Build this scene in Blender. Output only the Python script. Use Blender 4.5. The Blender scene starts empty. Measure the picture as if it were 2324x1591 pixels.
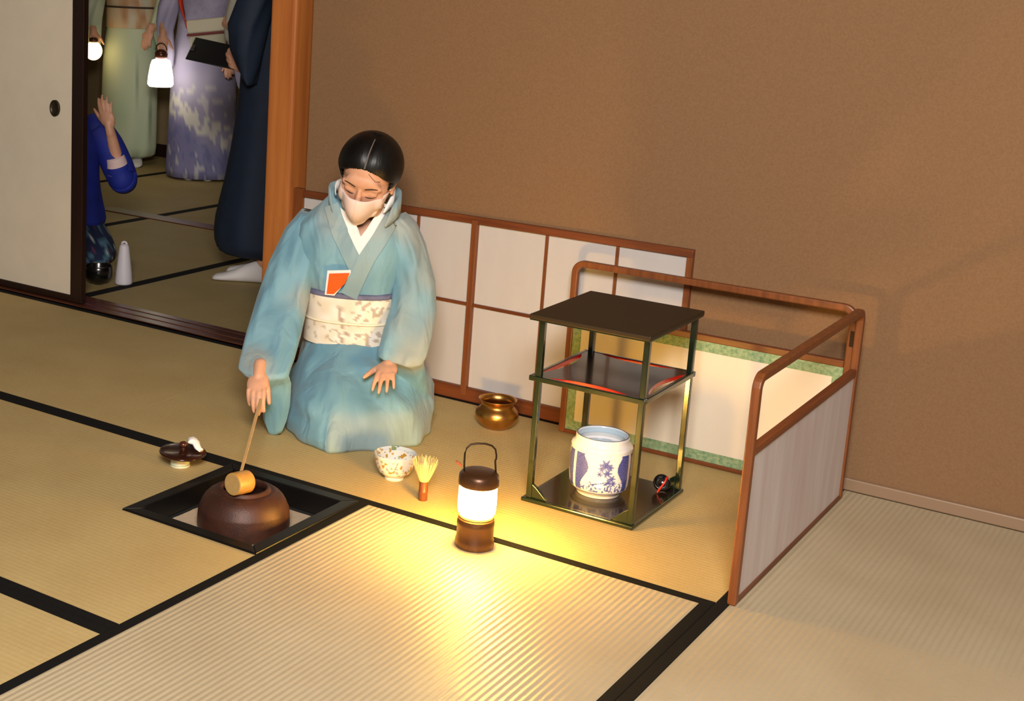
import bpy, bmesh, math, random
from mathutils import Vector, Matrix
from math import sin, cos, pi, sqrt, atan2, radians, exp
random.seed(7)
SC = bpy.context.scene
COL = SC.collection

# ------------------------------------------------------------------ camera
cam_data = bpy.data.cameras.new('camera')
cam = bpy.data.objects.new('camera', cam_data); COL.objects.link(cam)
_R = ((0.8146677840801766, 0.578296047426186, 0.04347508612004365),
      (-0.1562138661214874, 0.14663229327554522, 0.9767784797998637),
      (-0.558492282501086, 0.8025413709585351, -0.20979446676860258))
CAM = Vector((1.8697398, -2.9752312, 1.3752283))
_m = Matrix((( _R[0][0], _R[1][0], -_R[2][0], CAM.x),
             ( _R[0][1], _R[1][1], -_R[2][1], CAM.y),
             ( _R[0][2], _R[1][2], -_R[2][2], CAM.z),
             (0, 0, 0, 1)))
cam.matrix_world = _m
cam_data.sensor_fit = 'HORIZONTAL'; cam_data.sensor_width = 36.0
FPX = 3193.9614653287426
cam_data.lens = FPX * 36.0 / 2324.0
cam_data.shift_x = (1162 - 697.3224) / 2324.0
cam_data.shift_y = (611.6092 - 795.5) / 2324.0
cam_data.clip_start = 0.05
SC.camera = cam

# ------------------------------------------------------------------ view, world, added fill lights
SC.view_settings.view_transform = 'Standard'
SC.view_settings.look = 'None'
SC.view_settings.gamma = 1.0
SC.view_settings.use_curve_mapping = False
SC.view_settings.exposure = 0.0
world = bpy.data.worlds.new('world'); SC.world = world
world.use_nodes = True
world.node_tree.nodes['Background'].inputs[0].default_value = (1.0, 0.88, 0.72, 1)
world.node_tree.nodes['Background'].inputs[1].default_value = 0.10

def area(name, loc, target, size, power, color, size_y=None):
    d = bpy.data.lights.new(name, 'AREA'); d.shape = 'RECTANGLE'
    d.size = size; d.size_y = size_y or size
    d.energy = power; d.color = color
    o = bpy.data.objects.new(name, d); COL.objects.link(o)
    o.location = loc
    o.rotation_euler = (Vector(target) - Vector(loc)).to_track_quat('-Z', 'Y').to_euler()
    return o
area('camera_side_fill', (2.0, -3.2, 2.45), (0.0, 0.5, 0.2), 1.0, 335, (1.0, 0.955, 0.905))  # unseen soft fill light added high behind the camera to brighten the room
area('back_room_fill', (-3.3, 2.6, 2.4), (-3.3, 3.2, 0), 0.8, 4.5, (1.0, 0.86, 0.62))  # dim fill light added to brighten the far room, no real fixture

# ------------------------------------------------------------------ helpers
def lin(c):
    c = c / 255.0
    return c / 12.92 if c <= 0.04045 else ((c + 0.055) / 1.055) ** 2.4
def rgb(r, g, b): return (lin(r), lin(g), lin(b), 1.0)

class NT:
    def __init__(self, m): self.n = m.node_tree.nodes; self.l = m.node_tree.links
    def add(self, t, **kw):
        x = self.n.new(t)
        for k, v in kw.items(): setattr(x, k, v)
        return x
    def link(self, a, b): self.l.new(a, b)

def mat(name, col, rough=0.6, metal=0.0, spec=0.5, var=0.0, vscale=20.0, stretch=(1, 1, 1), col2=None,
        bump=0.0, bscale=200.0, coat=0.0, emit=None, estr=0.0, attr=None, sheen=0.0, transl=0.0, rvar=0.0):
    m = bpy.data.materials.new(name); m.use_nodes = True
    t = NT(m); b = t.n['Principled BSDF']
    b.inputs['Base Color'].default_value = col
    b.inputs['Roughness'].default_value = rough
    b.inputs['Metallic'].default_value = metal
    b.inputs['Specular IOR Level'].default_value = spec
    b.inputs['Coat Weight'].default_value = coat
    b.inputs['Coat Roughness'].default_value = 0.06
    if sheen:
        b.inputs['Sheen Weight'].default_value = sheen
    src = None
    tc = t.add('ShaderNodeTexCoord'); mp = t.add('ShaderNodeMapping')
    mp.inputs['Scale'].default_value = stretch
    t.link(tc.outputs['Object'], mp.inputs['Vector'])
    if attr:
        a = t.add('ShaderNodeAttribute'); a.attribute_name = attr
        src = a.outputs['Color']
    if var or col2:
        n = t.add('ShaderNodeTexNoise'); n.inputs['Scale'].default_value = vscale
        n.inputs['Detail'].default_value = 5; n.inputs['Roughness'].default_value = 0.6
        t.link(mp.outputs['Vector'], n.inputs['Vector'])
        cr = t.add('ShaderNodeValToRGB'); cr.color_ramp.elements[0].position = 0.32; cr.color_ramp.elements[1].position = 0.68
        t.link(n.outputs['Fac'], cr.inputs['Fac'])
        if attr:
            cr.color_ramp.elements[0].color = (1 - var, 1 - var, 1 - var, 1); cr.color_ramp.elements[1].color = (1, 1, 1, 1)
            mx = t.add('ShaderNodeMix', data_type='RGBA', blend_type='MULTIPLY'); mx.inputs['Factor'].default_value = 1
            t.link(src, mx.inputs['A']); t.link(cr.outputs['Color'], mx.inputs['B']); src = mx.outputs['Result']
        else:
            c2 = col2 or tuple(max(0, c * (1 - var)) for c in col[:3]) + (1,)
            cr.color_ramp.elements[0].color = c2; cr.color_ramp.elements[1].color = col
            src = cr.outputs['Color']
    if src is not None: t.link(src, b.inputs['Base Color'])
    if bump:
        n2 = t.add('ShaderNodeTexNoise'); n2.inputs['Scale'].default_value = bscale; n2.inputs['Detail'].default_value = 3
        t.link(mp.outputs['Vector'], n2.inputs['Vector'])
        bp = t.add('ShaderNodeBump'); bp.inputs['Strength'].default_value = bump; bp.inputs['Distance'].default_value = 0.002
        t.link(n2.outputs['Fac'], bp.inputs['Height']); t.link(bp.outputs['Normal'], b.inputs['Normal'])
    if emit:
        b.inputs['Emission Color'].default_value = emit; b.inputs['Emission Strength'].default_value = estr
    if transl:
        tr = t.add('ShaderNodeBsdfTranslucent'); ms = t.add('ShaderNodeMixShader')
        ms.inputs[0].default_value = transl
        if src is not None: t.link(src, tr.inputs['Color'])
        else: tr.inputs['Color'].default_value = col
        t.link(b.outputs[0], ms.inputs[1]); t.link(tr.outputs[0], ms.inputs[2])
        t.link(ms.outputs[0], t.n['Material Output'].inputs['Surface'])
    return m

def tatami_mat_material(name, axis, col, col2, bumpd=0.0012, spec=0.4, rough=0.42):
    """woven rush: ribs run along `axis` (0 = along X, 1 = along Y)"""
    m = bpy.data.materials.new(name); m.use_nodes = True
    t = NT(m); b = t.n['Principled BSDF']
    b.inputs['Roughness'].default_value = rough; b.inputs['Specular IOR Level'].default_value = spec
    tc = t.add('ShaderNodeTexCoord')
    sp = t.add('ShaderNodeSeparateXYZ'); t.link(tc.outputs['Object'], sp.inputs[0])
    ax = sp.outputs['Y'] if axis == 0 else sp.outputs['X']
    k = t.add('ShaderNodeMath', operation='MULTIPLY'); k.inputs[1].default_value = 2 * pi / 0.0150
    t.link(ax, k.inputs[0])
    s = t.add('ShaderNodeMath', operation='SINE'); t.link(k.outputs[0], s.inputs[0])
    mp = t.add('ShaderNodeMapping'); mp.inputs['Scale'].default_value = (40, 600, 40) if axis == 1 else (600, 40, 40)
    t.link(tc.outputs['Object'], mp.inputs['Vector'])
    n = t.add('ShaderNodeTexNoise'); n.inputs['Scale'].default_value = 1.0; n.inputs['Detail'].default_value = 3
    t.link(mp.outputs['Vector'], n.inputs['Vector'])
    n3 = t.add('ShaderNodeTexNoise'); n3.inputs['Scale'].default_value = 3.5; n3.inputs['Detail'].default_value = 4
    t.link(tc.outputs['Object'], n3.inputs['Vector'])
    mx0 = t.add('ShaderNodeMath', operation='ADD'); t.link(n.outputs['Fac'], mx0.inputs[0]); t.link(n3.outputs['Fac'], mx0.inputs[1])
    hf = t.add('ShaderNodeMath', operation='MULTIPLY'); hf.inputs[1].default_value = 0.5; t.link(mx0.outputs[0], hf.inputs[0])
    cr = t.add('ShaderNodeValToRGB'); cr.color_ramp.elements[0].position = 0.35; cr.color_ramp.elements[1].position = 0.65
    cr.color_ramp.elements[0].color = col2; cr.color_ramp.elements[1].color = col
    t.link(hf.outputs[0], cr.inputs['Fac']); t.link(cr.outputs['Color'], b.inputs['Base Color'])
    h = t.add('ShaderNodeMath', operation='MULTIPLY_ADD'); h.inputs[1].default_value = 0.5; h.inputs[2].default_value = 0.5
    t.link(s.outputs[0], h.inputs[0])
    h2 = t.add('ShaderNodeMath', operation='MULTIPLY_ADD'); h2.inputs[1].default_value = 0.15
    t.link(n.outputs['Fac'], h2.inputs[0]); t.link(h.outputs[0], h2.inputs[2])
    bp = t.add('ShaderNodeBump'); bp.inputs['Strength'].default_value = 0.9; bp.inputs['Distance'].default_value = bumpd
    t.link(h2.outputs[0], bp.inputs['Height']); t.link(bp.outputs['Normal'], b.inputs['Normal'])
    return m

def wood(name, col, col2, rough=0.4, axis=2, scale=30.0, coat=0.0):
    st = [1, 1, 1]; st[axis] = 0.06
    return mat(name, col, rough=rough, col2=col2, vscale=scale, stretch=tuple(st), coat=coat)

class MB:
    """collects shapes into one mesh"""
    def __init__(self): self.v = []; self.f = []; self.mi = []; self.c = []
    def addv(self, vs):
        b = len(self.v); self.v += [Vector(p) for p in vs]; return b
    def addf(self, fs, b=0, mi=0):
        for f in fs: self.f.append([i + b for i in f]); self.mi.append(mi)
    def box(self, a, b, mi=0, M=None):
        x0, y0, z0 = a; x1, y1, z1 = b
        vs = [(x0,y0,z0),(x1,y0,z0),(x1,y1,z0),(x0,y1,z0),(x0,y0,z1),(x1,y0,z1),(x1,y1,z1),(x0,y1,z1)]
        if M: vs = [M @ Vector(p) for p in vs]
        k = self.addv(vs)
        self.addf([(0,3,2,1),(4,5,6,7),(0,1,5,4),(1,2,6,5),(2,3,7,6),(3,0,4,7)], k, mi); return self
    def rings(self, rings, mi=0, closed=True, cap0=True, cap1=True):
        n = len(rings[0]); b = self.addv([p for r in rings for p in r])
        m = n if closed else n - 1
        for i in range(len(rings) - 1):
            for j in range(m):
                j2 = (j + 1) % n
                self.f.append([b+i*n+j, b+i*n+j2, b+(i+1)*n+j2, b+(i+1)*n+j]); self.mi.append(mi)
        if closed and cap0: self.f.append([b + j for j in range(n)][::-1]); self.mi.append(mi)
        if closed and cap1: self.f.append([b + (len(rings)-1)*n + j for j in range(n)]); self.mi.append(mi)
        return self
    def lathe(self, prof, n=48, c=(0, 0, 0), mi=0, M=None):
        """prof: (r, z) list; r==0 ends close to a point"""
        c = Vector(c); T = (lambda p: M @ Vector(p)) if M else (lambda p: c + Vector(p))
        idx = []
        for r, z in prof:
            if r < 1e-6: idx.append([self.addv([T((0, 0, z))])])
            else:
                k = self.addv([T((r*cos(2*pi*j/n), r*sin(2*pi*j/n), z)) for j in range(n)]); idx.append([k + j for j in range(n)])
        for a, b in zip(idx, idx[1:]):
            for j in range(n):
                j2 = (j + 1) % n
                if len(a) == 1 and len(b) == 1: continue
                if len(a) == 1: self.f.append([a[0], b[j2], b[j]])
                elif len(b) == 1: self.f.append([a[j], a[j2], b[0]])
                else: self.f.append([a[j], a[j2], b[j2], b[j]])
                self.mi.append(mi)
        return self
    def tube(self, path, r, n=10, mi=0, closed=False, sq=None, up=(0, 0, 1)):
        """round tube (or sq=(w,h) rectangle) along a path; r number or list"""
        P = [Vector(p) for p in path]; N = len(P); rings = []
        for i, p in enumerate(P):
            if closed: d = P[(i+1) % N] - P[i-1]
            else: d = (P[min(i+1, N-1)] - P[max(i-1, 0)])
            d.normalize()
            u = Vector(up); 
            if abs(u.dot(d)) > 0.98: u = Vector((1, 0, 0)) if abs(d.x) < 0.9 else Vector((0, 1, 0))
            s = d.cross(u).normalized(); t = s.cross(d).normalized()
            rr = r[i] if isinstance(r, (list, tuple)) else r
            if sq: rings.append([p + s*a*sq[0]/2*rr + t*b*sq[1]/2*rr for a, b in ((-1,-1),(1,-1),(1,1),(-1,1))])
            else: rings.append([p + s*cos(2*pi*j/n)*rr + t*sin(2*pi*j/n)*rr for j in range(n)])
        if closed: rings.append(rings[0])
        return self.rings(rings, mi, True, not closed, not closed)
    def prism(self, poly, z0, z1, mi=0, M=None):
        n = len(poly)
        vs = [Vector((x, y, z0)) for x, y in poly] + [Vector((x, y, z1)) for x, y in poly]
        if M: vs = [M @ p for p in vs]
        b = self.addv(vs)
        self.f.append([b+i for i in range(n)][::-1]); self.f.append([b+n+i for i in range(n)]); self.mi += [mi, mi]
        for i in range(n):
            j = (i+1) % n; self.f.append([b+i, b+j, b+n+j, b+n+i]); self.mi.append(mi)
        return self
    def ellipsoid(self, c, r, M=None, n=24, m=14, mi=0):
        prof = [(sin(pi*i/m), -cos(pi*i/m)) for i in range(m+1)]
        T = Matrix.Translation(Vector(c)) @ (M.to_4x4() if M else Matrix()) @ Matrix.Diagonal((*r, 1))
        prof[0] = (0, -1); prof[-1] = (0, 1)
        return self.lathe(prof, n, mi=mi, M=T)
    def mesh(self, name):
        me = bpy.data.meshes.new(name)
        me.from_pydata([tuple(p) for p in self.v], [], self.f); me.update()
        return me
    def build(self, name, mats, parent=None, smooth=False, bevel=0.0, seg=2, sub=0, autos=None, colors=None, solid=0.0, local=True):
        me = self.mesh(name)
        mats = mats if isinstance(mats, (list, tuple)) else [mats]
        for m in mats: me.materials.append(m)
        if len(mats) > 1: me.polygons.foreach_set('material_index', self.mi)
        bm = bmesh.new(); bm.from_mesh(me); bmesh.ops.recalc_face_normals(bm, faces=bm.faces); bm.to_mesh(me); bm.free()
        if smooth: me.polygons.foreach_set('use_smooth', [True]*len(me.polygons))
        if colors:
            ca = me.color_attributes.new('Col', 'FLOAT_COLOR', 'POINT')
            flat = []
            for v in me.vertices: flat += list(colors(v.co))
            ca.data.foreach_set('color', flat)
        return link(me, name, parent, bevel, seg, sub, autos, solid)

def link(me, name, parent=None, bevel=0.0, seg=2, sub=0, autos=None, solid=0.0):
    o = bpy.data.objects.new(name, me); COL.objects.link(o)
    if parent:
        o.parent = parent
        # parts are authored in world space unless the parent carries 'local'
        if not parent.get('_local'):
            o.matrix_parent_inverse = MW[parent].inverted()
        MW[o] = MW[parent] if parent.get('_local') else Matrix()
    else: MW[o] = Matrix()
    if solid:
        md = o.modifiers.new('solid', 'SOLIDIFY'); md.thickness = solid; md.offset = 0
    if bevel:
        md = o.modifiers.new('bevel', 'BEVEL'); md.width = bevel; md.segments = seg; md.limit_method = 'ANGLE'; md.angle_limit = radians(40)
    if sub:
        md = o.modifiers.new('sub', 'SUBSURF'); md.levels = sub; md.render_levels = sub
    if autos:
        try:
            me.set_sharp_from_angle(angle=radians(autos))
        except Exception: pass
    return o
MW = {}
def thing(name, label, cat, loc=(0, 0, 0), group=None, kind=None):
    o = bpy.data.objects.new(name, None); COL.objects.link(o); o.location = loc
    o.empty_display_size = 0.05
    MW[o] = Matrix.Translation(Vector(loc))
    tag(o, label, cat, group, kind); return o
def tag(o, label=None, cat=None, group=None, kind=None):
    if label: o['label'] = label
    if cat: o['category'] = cat
    if group: o['group'] = group
    if kind: o['kind'] = kind
    return o
def struct(o, label=None, cat=None):
    o['kind'] = 'structure'
    if label: o['label'] = label
    if cat: o['category'] = cat
    return o
def ss(a, b, x):
    t = max(0.0, min(1.0, (x - a) / (b - a))); return t*t*(3 - 2*t)
def mixc(a, b, t): return tuple(a[i]*(1-t) + b[i]*t for i in range(3)) + (1.0,)
def hnoise(x, y, z=0.0):
    from mathutils import noise
    return noise.noise(Vector((x, y, z)))

# ------------------------------------------------------------------ shared materials
M_STRAW_Y = tatami_mat_material('rush_weave_lengthwise', 1, rgb(189, 174, 144), rgb(175, 158, 127))
M_STRAW_X = tatami_mat_material('rush_weave_crosswise', 0, rgb(192, 169, 117), rgb(177, 152, 101), 0.0003, 0.12, 0.6)
M_STRAW_B = tatami_mat_material('rush_weave_far_room', 1, rgb(166, 146, 98), rgb(150, 131, 86), 0.0005, 0.15, 0.6)  # slightly darker weave for the far room mats
M_HERI = mat('black_border_cloth', rgb(13, 12, 12), 0.85, spec=.2, var=0.3, vscale=300, bump=0.3, bscale=900)
M_WALL = mat('sand_plaster', rgb(134, 100, 67), 0.9, col2=rgb(125, 91, 60), vscale=170, bump=0.3, bscale=500)
M_WOOD = wood('brown_frame_wood', rgb(136, 75, 33), rgb(104, 54, 23), 0.42, 2, 60)
M_WOODX = wood('brown_frame_wood_x', rgb(126, 66, 30), rgb(94, 45, 20), 0.42, 0, 60)
M_POST = wood('post_wood', rgb(190, 116, 56), rgb(164, 92, 42), 0.32, 2, 26)
M_SILL = wood('sill_wood', rgb(96, 50, 30), rgb(70, 34, 20), 0.28, 0, 40)
M_DARKLAC = mat('dark_brown_lacquer', rgb(40, 22, 16), 0.35, var=0.25, vscale=40, stretch=(1, 1, .1))
M_FUSUMA = mat('cream_door_paper', rgb(226, 212, 188), 0.8, var=0.05, vscale=9, bump=0.1, bscale=500)
M_SHOJI = mat('white_shoji_paper', rgb(194, 186, 180), 0.85, var=0.05, vscale=14, stretch=(1, 1, .25))
M_BACKWALL = mat('dim_plaster', rgb(150, 128, 92), 0.9, var=0.1, vscale=30)

# ------------------------------------------------------------------ room shell
W = 0.955; YW = 1.0037
b = MB().box((-6.2, -4.2, -0.20), (4.2, 4.75, -0.12)); struct(b.build('floor', mat('subfloor_wood', rgb(60, 45, 30), 0.8, var=.2)))
b = MB().box((-0.925, YW+0.006, 0), (4.2, YW+0.12, 2.62)); struct(b.build('wall_back', M_WALL))
b = MB().box((-6.2, YW+0.02, 1.95), (-0.925, YW+0.12, 2.62)); struct(b.build('wall_lintel', M_WALL))
b = MB().box((-6.2, 4.66, -0.1), (-0.9, 4.75, 2.62)); struct(b.build('wall_rear', M_BACKWALL))
b = MB().box((-6.2, YW+.12, -0.1), (-6.1, 4.66, 2.62)); struct(b.build('wall_left', M_BACKWALL))
b = MB().box((-0.98, YW+.12, -0.1), (-0.9, 4.66, 2.62)); struct(b.build('wall_right', M_BACKWALL))
b = MB().box((-6.2, -4.2, 2.62), (4.2, 4.75, 2.68)); struct(b.build('ceiling', mat('ceiling_boards', rgb(150, 110, 70), .7, var=.2, vscale=12, stretch=(.1, 1, 1))))
b = MB().box((-6.1, 4.635, 0), (-0.98, 4.66, 0.09)); struct(b.build('baseboard_rear', M_DARKLAC))
b = MB().box((0.490, YW-0.006, 0.0), (4.2, YW+0.006, 0.036)); struct(b.build('baseboard_right', mat('pale_skirting', rgb(142, 114, 88), .45), bevel=.004))
b = MB().box((-1.082, YW-0.03, -0.02), (-0.972, YW+0.10, 2.62)); struct(b.build('trim_1', M_POST, bevel=0.014, seg=3), 'orange brown square wooden post between the doorway and the sandy wall', 'post')
b = MB().box((-0.972, YW-0.004, 0.0), (-0.925, YW+0.02, 0.618)); struct(b.build('trim_2', M_WOOD, bevel=.002))
b = MB().box((-6.1, YW+0.004, -0.05), (-1.082, YW+0.152, 0.004))
b.box((-6.1, YW+0.004, -0.05), (-1.082, YW+0.03, 0.006)); b.box((-6.1, YW+0.06, -0.05), (-1.082, YW+0.085, 0.006)); b.box((-6.1, YW+0.115, -0.05), (-1.082, YW+0.152, 0.006))
struct(b.build('trim_3', M_SILL, bevel=.0015), 'dark red brown grooved wooden door sill across the doorway', 'sill')
b = MB().box((-6.1, 2.715, -0.05), (-0.98, 2.825, 0.005)); struct(b.build('trim_4', wood('sill_wood_far', rgb(110, 66, 38), rgb(84, 46, 26), .35, 0, 40), bevel=.002), 'brown wooden sill on the floor of the far room', 'sill')

# sliding door
DY0, DY1 = YW+0.034, YW+0.058
door = thing('door_1', 'plain cream sliding paper door with dark brown edge frame', 'door', (-2.9, DY0, 0.005), kind='structure')
MB().box((-3.86, DY0+.004, 0.03), (-2.07, DY1-.004, 1.92)).build('paper_panel', M_FUSUMA, door)
b = MB().box((-2.088, DY0-.002, 0.006), (-2.026, DY1+.002, 1.95)); b.build('stile', M_DARKLAC, door, bevel=.003)
b = MB().box((-3.9, DY0-.002, 0.006), (-3.85, DY1+.002, 1.95)); b.build('stile', M_DARKLAC, door, bevel=.003)
b = MB().box((-3.85, DY0-.002, 0.006), (-2.088, DY1+.002, 0.034)); b.build('bottom_rail', M_DARKLAC, door, bevel=.003)
b = MB().box((-3.85, DY0-.002, 1.915), (-2.088, DY1+.002, 1.95)); b.build('top_rail', M_DARKLAC, door, bevel=.003)
T = Matrix.Translation((-2.181, DY0-.002, 0.783)) @ Matrix.Rotation(radians(90), 4, 'X') @ Matrix.Diagonal((0.78, 1, 1, 1))
MB().lathe([(0, -0.004), (0.021, -0.004), (0.026, 0.0), (0.030, 0.004), (0.0325, 0.003), (0.0325, -0.006)], 40, M=T).build('door_handle', mat('dark_bronze', rgb(62, 54, 40), .4, metal=.6), door, smooth=True)

# low paper window at the foot of the wall
win = thing('window_1', 'low white paper lattice window with brown wooden frame at foot of the wall', 'window', (-.22, YW, 0), kind='structure')
XL, XR = -0.925, 0.482
b = MB().box((XL, YW+.001, 0.03), (XR-.01, YW+.0058, 0.605)); b.build('paper', M_SHOJI, win)
b = MB().box((XL, YW-.012, 0.592), (XR, YW+.006, 0.615)); b.build('top_rail', M_WOODX, win, bevel=.0015)
b = MB().box((XL, YW-.014, 0.0), (XR, YW+.006, 0.046)); b.build('bottom_rail', M_WOODX, win, bevel=.0015)
b = MB().box((XR-.018, YW-.0135, 0.046), (XR, YW+.006, 0.592)); b.build('stile', M_WOOD, win, bevel=.0015)
b = MB().box((-.252, YW-.0165, 0.018), (-.232, YW+.006, 0.604)); b.build('stile', M_WOOD, win, bevel=.0015)
for x in (-.69, -.457, .010, .245):
    MB().box((x-.0045, YW-.006, 0.046), (x+.0045, YW+.001, 0.592)).build('lattice_bar', M_WOOD, win)
MB().box((XL, YW-.0055, 0.318), (XR-.018, YW+.001, 0.328)).build('crossbar', M_WOODX, win)

# tatami mats ---------------------------------------------------------
HW = 0.0285
def tatami(x0, x1, y0, y1, axis, label, surf, hole=None, heri=(1, 1), z=0.0):
    t = thing('tatami_mat', label, 'tatami mat', ((x0+x1)/2, (y0+y1)/2, z-.055), group='tatami mats on the floor')
    g = 0.0006
    x0 += g; x1 -= g; y0 += g; y1 -= g
    a0 = x0 if axis == 0 else y0
    # woven top between the cloth borders
    if axis == 0: sx0, sx1, sy0, sy1 = x0, x1, y0 + HW*heri[0], y1 - HW*heri[1]
    else: sx0, sx1, sy0, sy1 = x0 + HW*heri[0], x1 - HW*heri[1], y0, y1
    rects = [(sx0, sy0, sx1, sy1)]
    if hole:
        hx0, hy0, hx1, hy1 = hole
        rects = [(sx0, sy0, hx0, sy1), (hx0, sy0, sx1, hy0)]
        if sy1 > hy1 + 1e-4: rects.append((hx0, hy1, sx1, sy1))
    b = MB()
    for r in rects: b.box((r[0], r[1], z-.055), (r[2], r[3], z))
    b.build('woven_top', surf, t)
    for side in (0, 1):
        if not heri[side]: continue
        if axis == 0:
            ya, yb = (y0, y0+HW) if side == 0 else (y1-HW, y1)
            xe = x1
            if hole and side == 1: xe = hole[0]
            if hole and xe <= x0: continue
            bx = ((x0, ya, z-.055), (xe, yb, z+.0012))
        else:
            xa, xb = (x0, x0+HW) if side == 0 else (x1-HW, x1)
            bx = ((xa, y0, z-.055), (xb, y1, z+.0012))
        MB().box(*bx).build('cloth_border', M_HERI, t, bevel=.001)
    return t
HX, HY = 0.431, 0.4516
tatami(-0.955, W, 0.0, YW-.003, 0, 'tatami mat under the kneeling woman, along the paper window', M_STRAW_X)
tatami(-2.865, -0.955, 0.0, YW-.003, 0, 'tatami mat in front of the cream sliding door and sill', M_STRAW_X)
tatami(-1.91, 0.0, -W, 0.0, 0, 'tatami mat with the sunken hearth cut into its corner', M_STRAW_X, hole=(-HX-.001, -HY-.001, .0, 0.001))
tatami(-1.91, 0.0, -2*W, -W, 0, 'tatami mat in the bottom left corner, next to the hearth mat', M_STRAW_X)
tatami(0.0, W, -1.91, 0.0, 1, 'tatami mat in the foreground, ribs lit by the camping lantern', M_STRAW_Y)
tatami(W, 2*W, -0.907, YW-.006, 1, 'tatami mat right of the folding screen, reaching the sandy wall', M_STRAW_Y)
# far room
BY = YW + 0.154
for i, (xa, xb) in enumerate(((-2.135, -1.09), (-3.18, -2.135), (-4.225, -3.18), (-5.27, -4.225))):
    if i < 3: tatami(xa, xb, BY, 2.713, 1, ('tatami mat under the white socks of the person in navy', 'tatami mat beyond the doorway under the black pot and white bottle', 'tatami mat at the far left of the doorway, behind the kneeling person in blue')[i], M_STRAW_B)
    tatami(xa, xb, 2.827, 4.64, 1, ['far room tatami mat hidden beside the post, behind the person in navy', 'far room tatami mat between the person in navy and the woman in lavender', 'far room tatami mat on which the woman in lavender stands', 'far room tatami mat on which the woman in pale green stands'][i], M_STRAW_B)
# ------------------------------------------------------------------ things on the floor
M_BLACKLAC = mat('black_lacquer', rgb(12, 11, 11), 0.22, spec=0.55, coat=0.3)
M_FRAMELAC = mat('matt_black_lacquer', rgb(12, 11, 11), 0.42, spec=0.3)
M_GREENLAC = mat('green_black_lacquer', rgb(22, 32, 17), 0.22, spec=0.5, coat=0.4)
M_TOPLAC = mat('brown_black_lacquer', rgb(50, 38, 22), 0.5, spec=0.25)
M_SHELFLAC = mat('dark_shelf_lacquer', rgb(34, 24, 18), 0.2, spec=0.35, coat=0.25)
M_RED = mat('vermilion_lacquer', rgb(176, 30, 18), 0.3, coat=0.4)
M_ASH = mat('pale_ash', rgb(196, 172, 142), 0.95, var=0.12, vscale=60, bump=.5, bscale=300)
M_IRON = mat('brown_cast_iron', rgb(78, 44, 31), 0.5, metal=0.25, col2=rgb(58, 34, 26), vscale=30, bump=0.35, bscale=260)
M_BAMBOO = mat('bamboo', rgb(206, 158, 84), 0.42, col2=rgb(180, 130, 62), vscale=30, stretch=(1, 1, .2))
M_BAMBOO_L = mat('pale_bamboo', rgb(210, 170, 112), 0.45, var=.15, vscale=30)
M_BAMBOO_D = mat('smoked_bamboo', rgb(110, 62, 34), 0.35, var=.3, vscale=60, stretch=(1, 1, .2))
M_WHITE = mat('white_paper', rgb(238, 234, 230), 0.85, var=.04, vscale=30)
M_TINE = mat('bamboo_tines', rgb(232, 206, 146), 0.5, transl=0.25)
M_BRASS = mat('bronze_brass', rgb(204, 156, 86), 0.33, metal=1.0, col2=rgb(180, 128, 66), vscale=40, bump=.12, bscale=300)
M_CANBROWN = mat('bronze_paint', rgb(86, 56, 33), 0.35, metal=0.5, spec=.5)
M_WIRE = mat('dark_wire', rgb(60, 42, 24), 0.4, metal=0.6)

# sunken hearth
h = thing('sunken_hearth', 'square sunken hearth with black lacquer frame in the floor, holding the iron kettle', 'hearth', (-HX/2, -HY/2, 0))
fw = 0.036
b = MB()
O = [(-HX, -HY), (0, -HY), (0, 0), (-HX, 0)]
I = [(-HX+fw, -HY+fw), (-fw, -HY+fw), (-fw, -fw), (-HX+fw, -fw)]
for k in range(4):
    j = (k+1) % 4
    b.prism([O[k], O[j], I[j], I[k]], -0.055, 0.004)
b.build('frame', M_FRAMELAC, h, bevel=.003)
b = MB()
for (a, c) in (((-HX+.012, -HY+.012), (-HX+fw+.001, -.012)), ((-fw-.001, -HY+.012), (-.012, -.012)), ((-HX+fw+.001, -HY+.012), (-fw-.001, -HY+fw+.001)), ((-HX+fw+.001, -fw-.001), (-fw-.001, -.012))):
    b.box((a[0], a[1], -.118), (c[0], c[1], -.0555))
b.build('pit_wall', mat('black_pit', rgb(14, 13, 12), .8), h)
b = MB(); N = 24; g = []
x0, x1, y0, y1 = -HX+fw+.002, -fw-.002, -HY+fw+.002, -fw-.002
vs = []
for i in range(N+1):
    for j in range(N+1):
        x = x0+(x1-x0)*i/N; y = y0+(y1-y0)*j/N
        vs.append((x, y, -.062 + .0025*hnoise(x*30, y*30)))
k = b.addv(vs)
for i in range(N):
    for j in range(N): b.addf([(i*(N+1)+j, (i+1)*(N+1)+j, (i+1)*(N+1)+j+1, i*(N+1)+j+1)], k)
b.build('ash', M_ASH, h, smooth=True)

# kettle
KC = (-.212, -.224, 0)
kt = thing('iron_kettle', 'round brown iron tea kettle standing in the sunken hearth', 'kettle', (KC[0], KC[1], -.06))
prof = [(0, -.060), (.112, -.060), (.119, -.055), (.1212, -.045), (.1208, -.028), (.1192, -.010), (.1182, -.003), (.1176, .0008), (.1145, .006), (.1105, .016), (.104, .027), (.095, .0365), (.085, .0430), (.078, .0452), (.0735, .0452), (.070, .0442), (.0675, .0465), (.065, .052), (.062, .0545), (.0585, .054), (.057, .050), (.057, .04), (.066, .03), (.09, .0), (.09, -.03), (0, -.035)]
MB().lathe(prof, 72, KC).build('body', M_IRON, kt, smooth=True)
MB().lathe([(0, .0), (.087, .0)], 48, KC).build('water', mat('dark_water', rgb(14, 12, 10), .05), kt)

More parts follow.
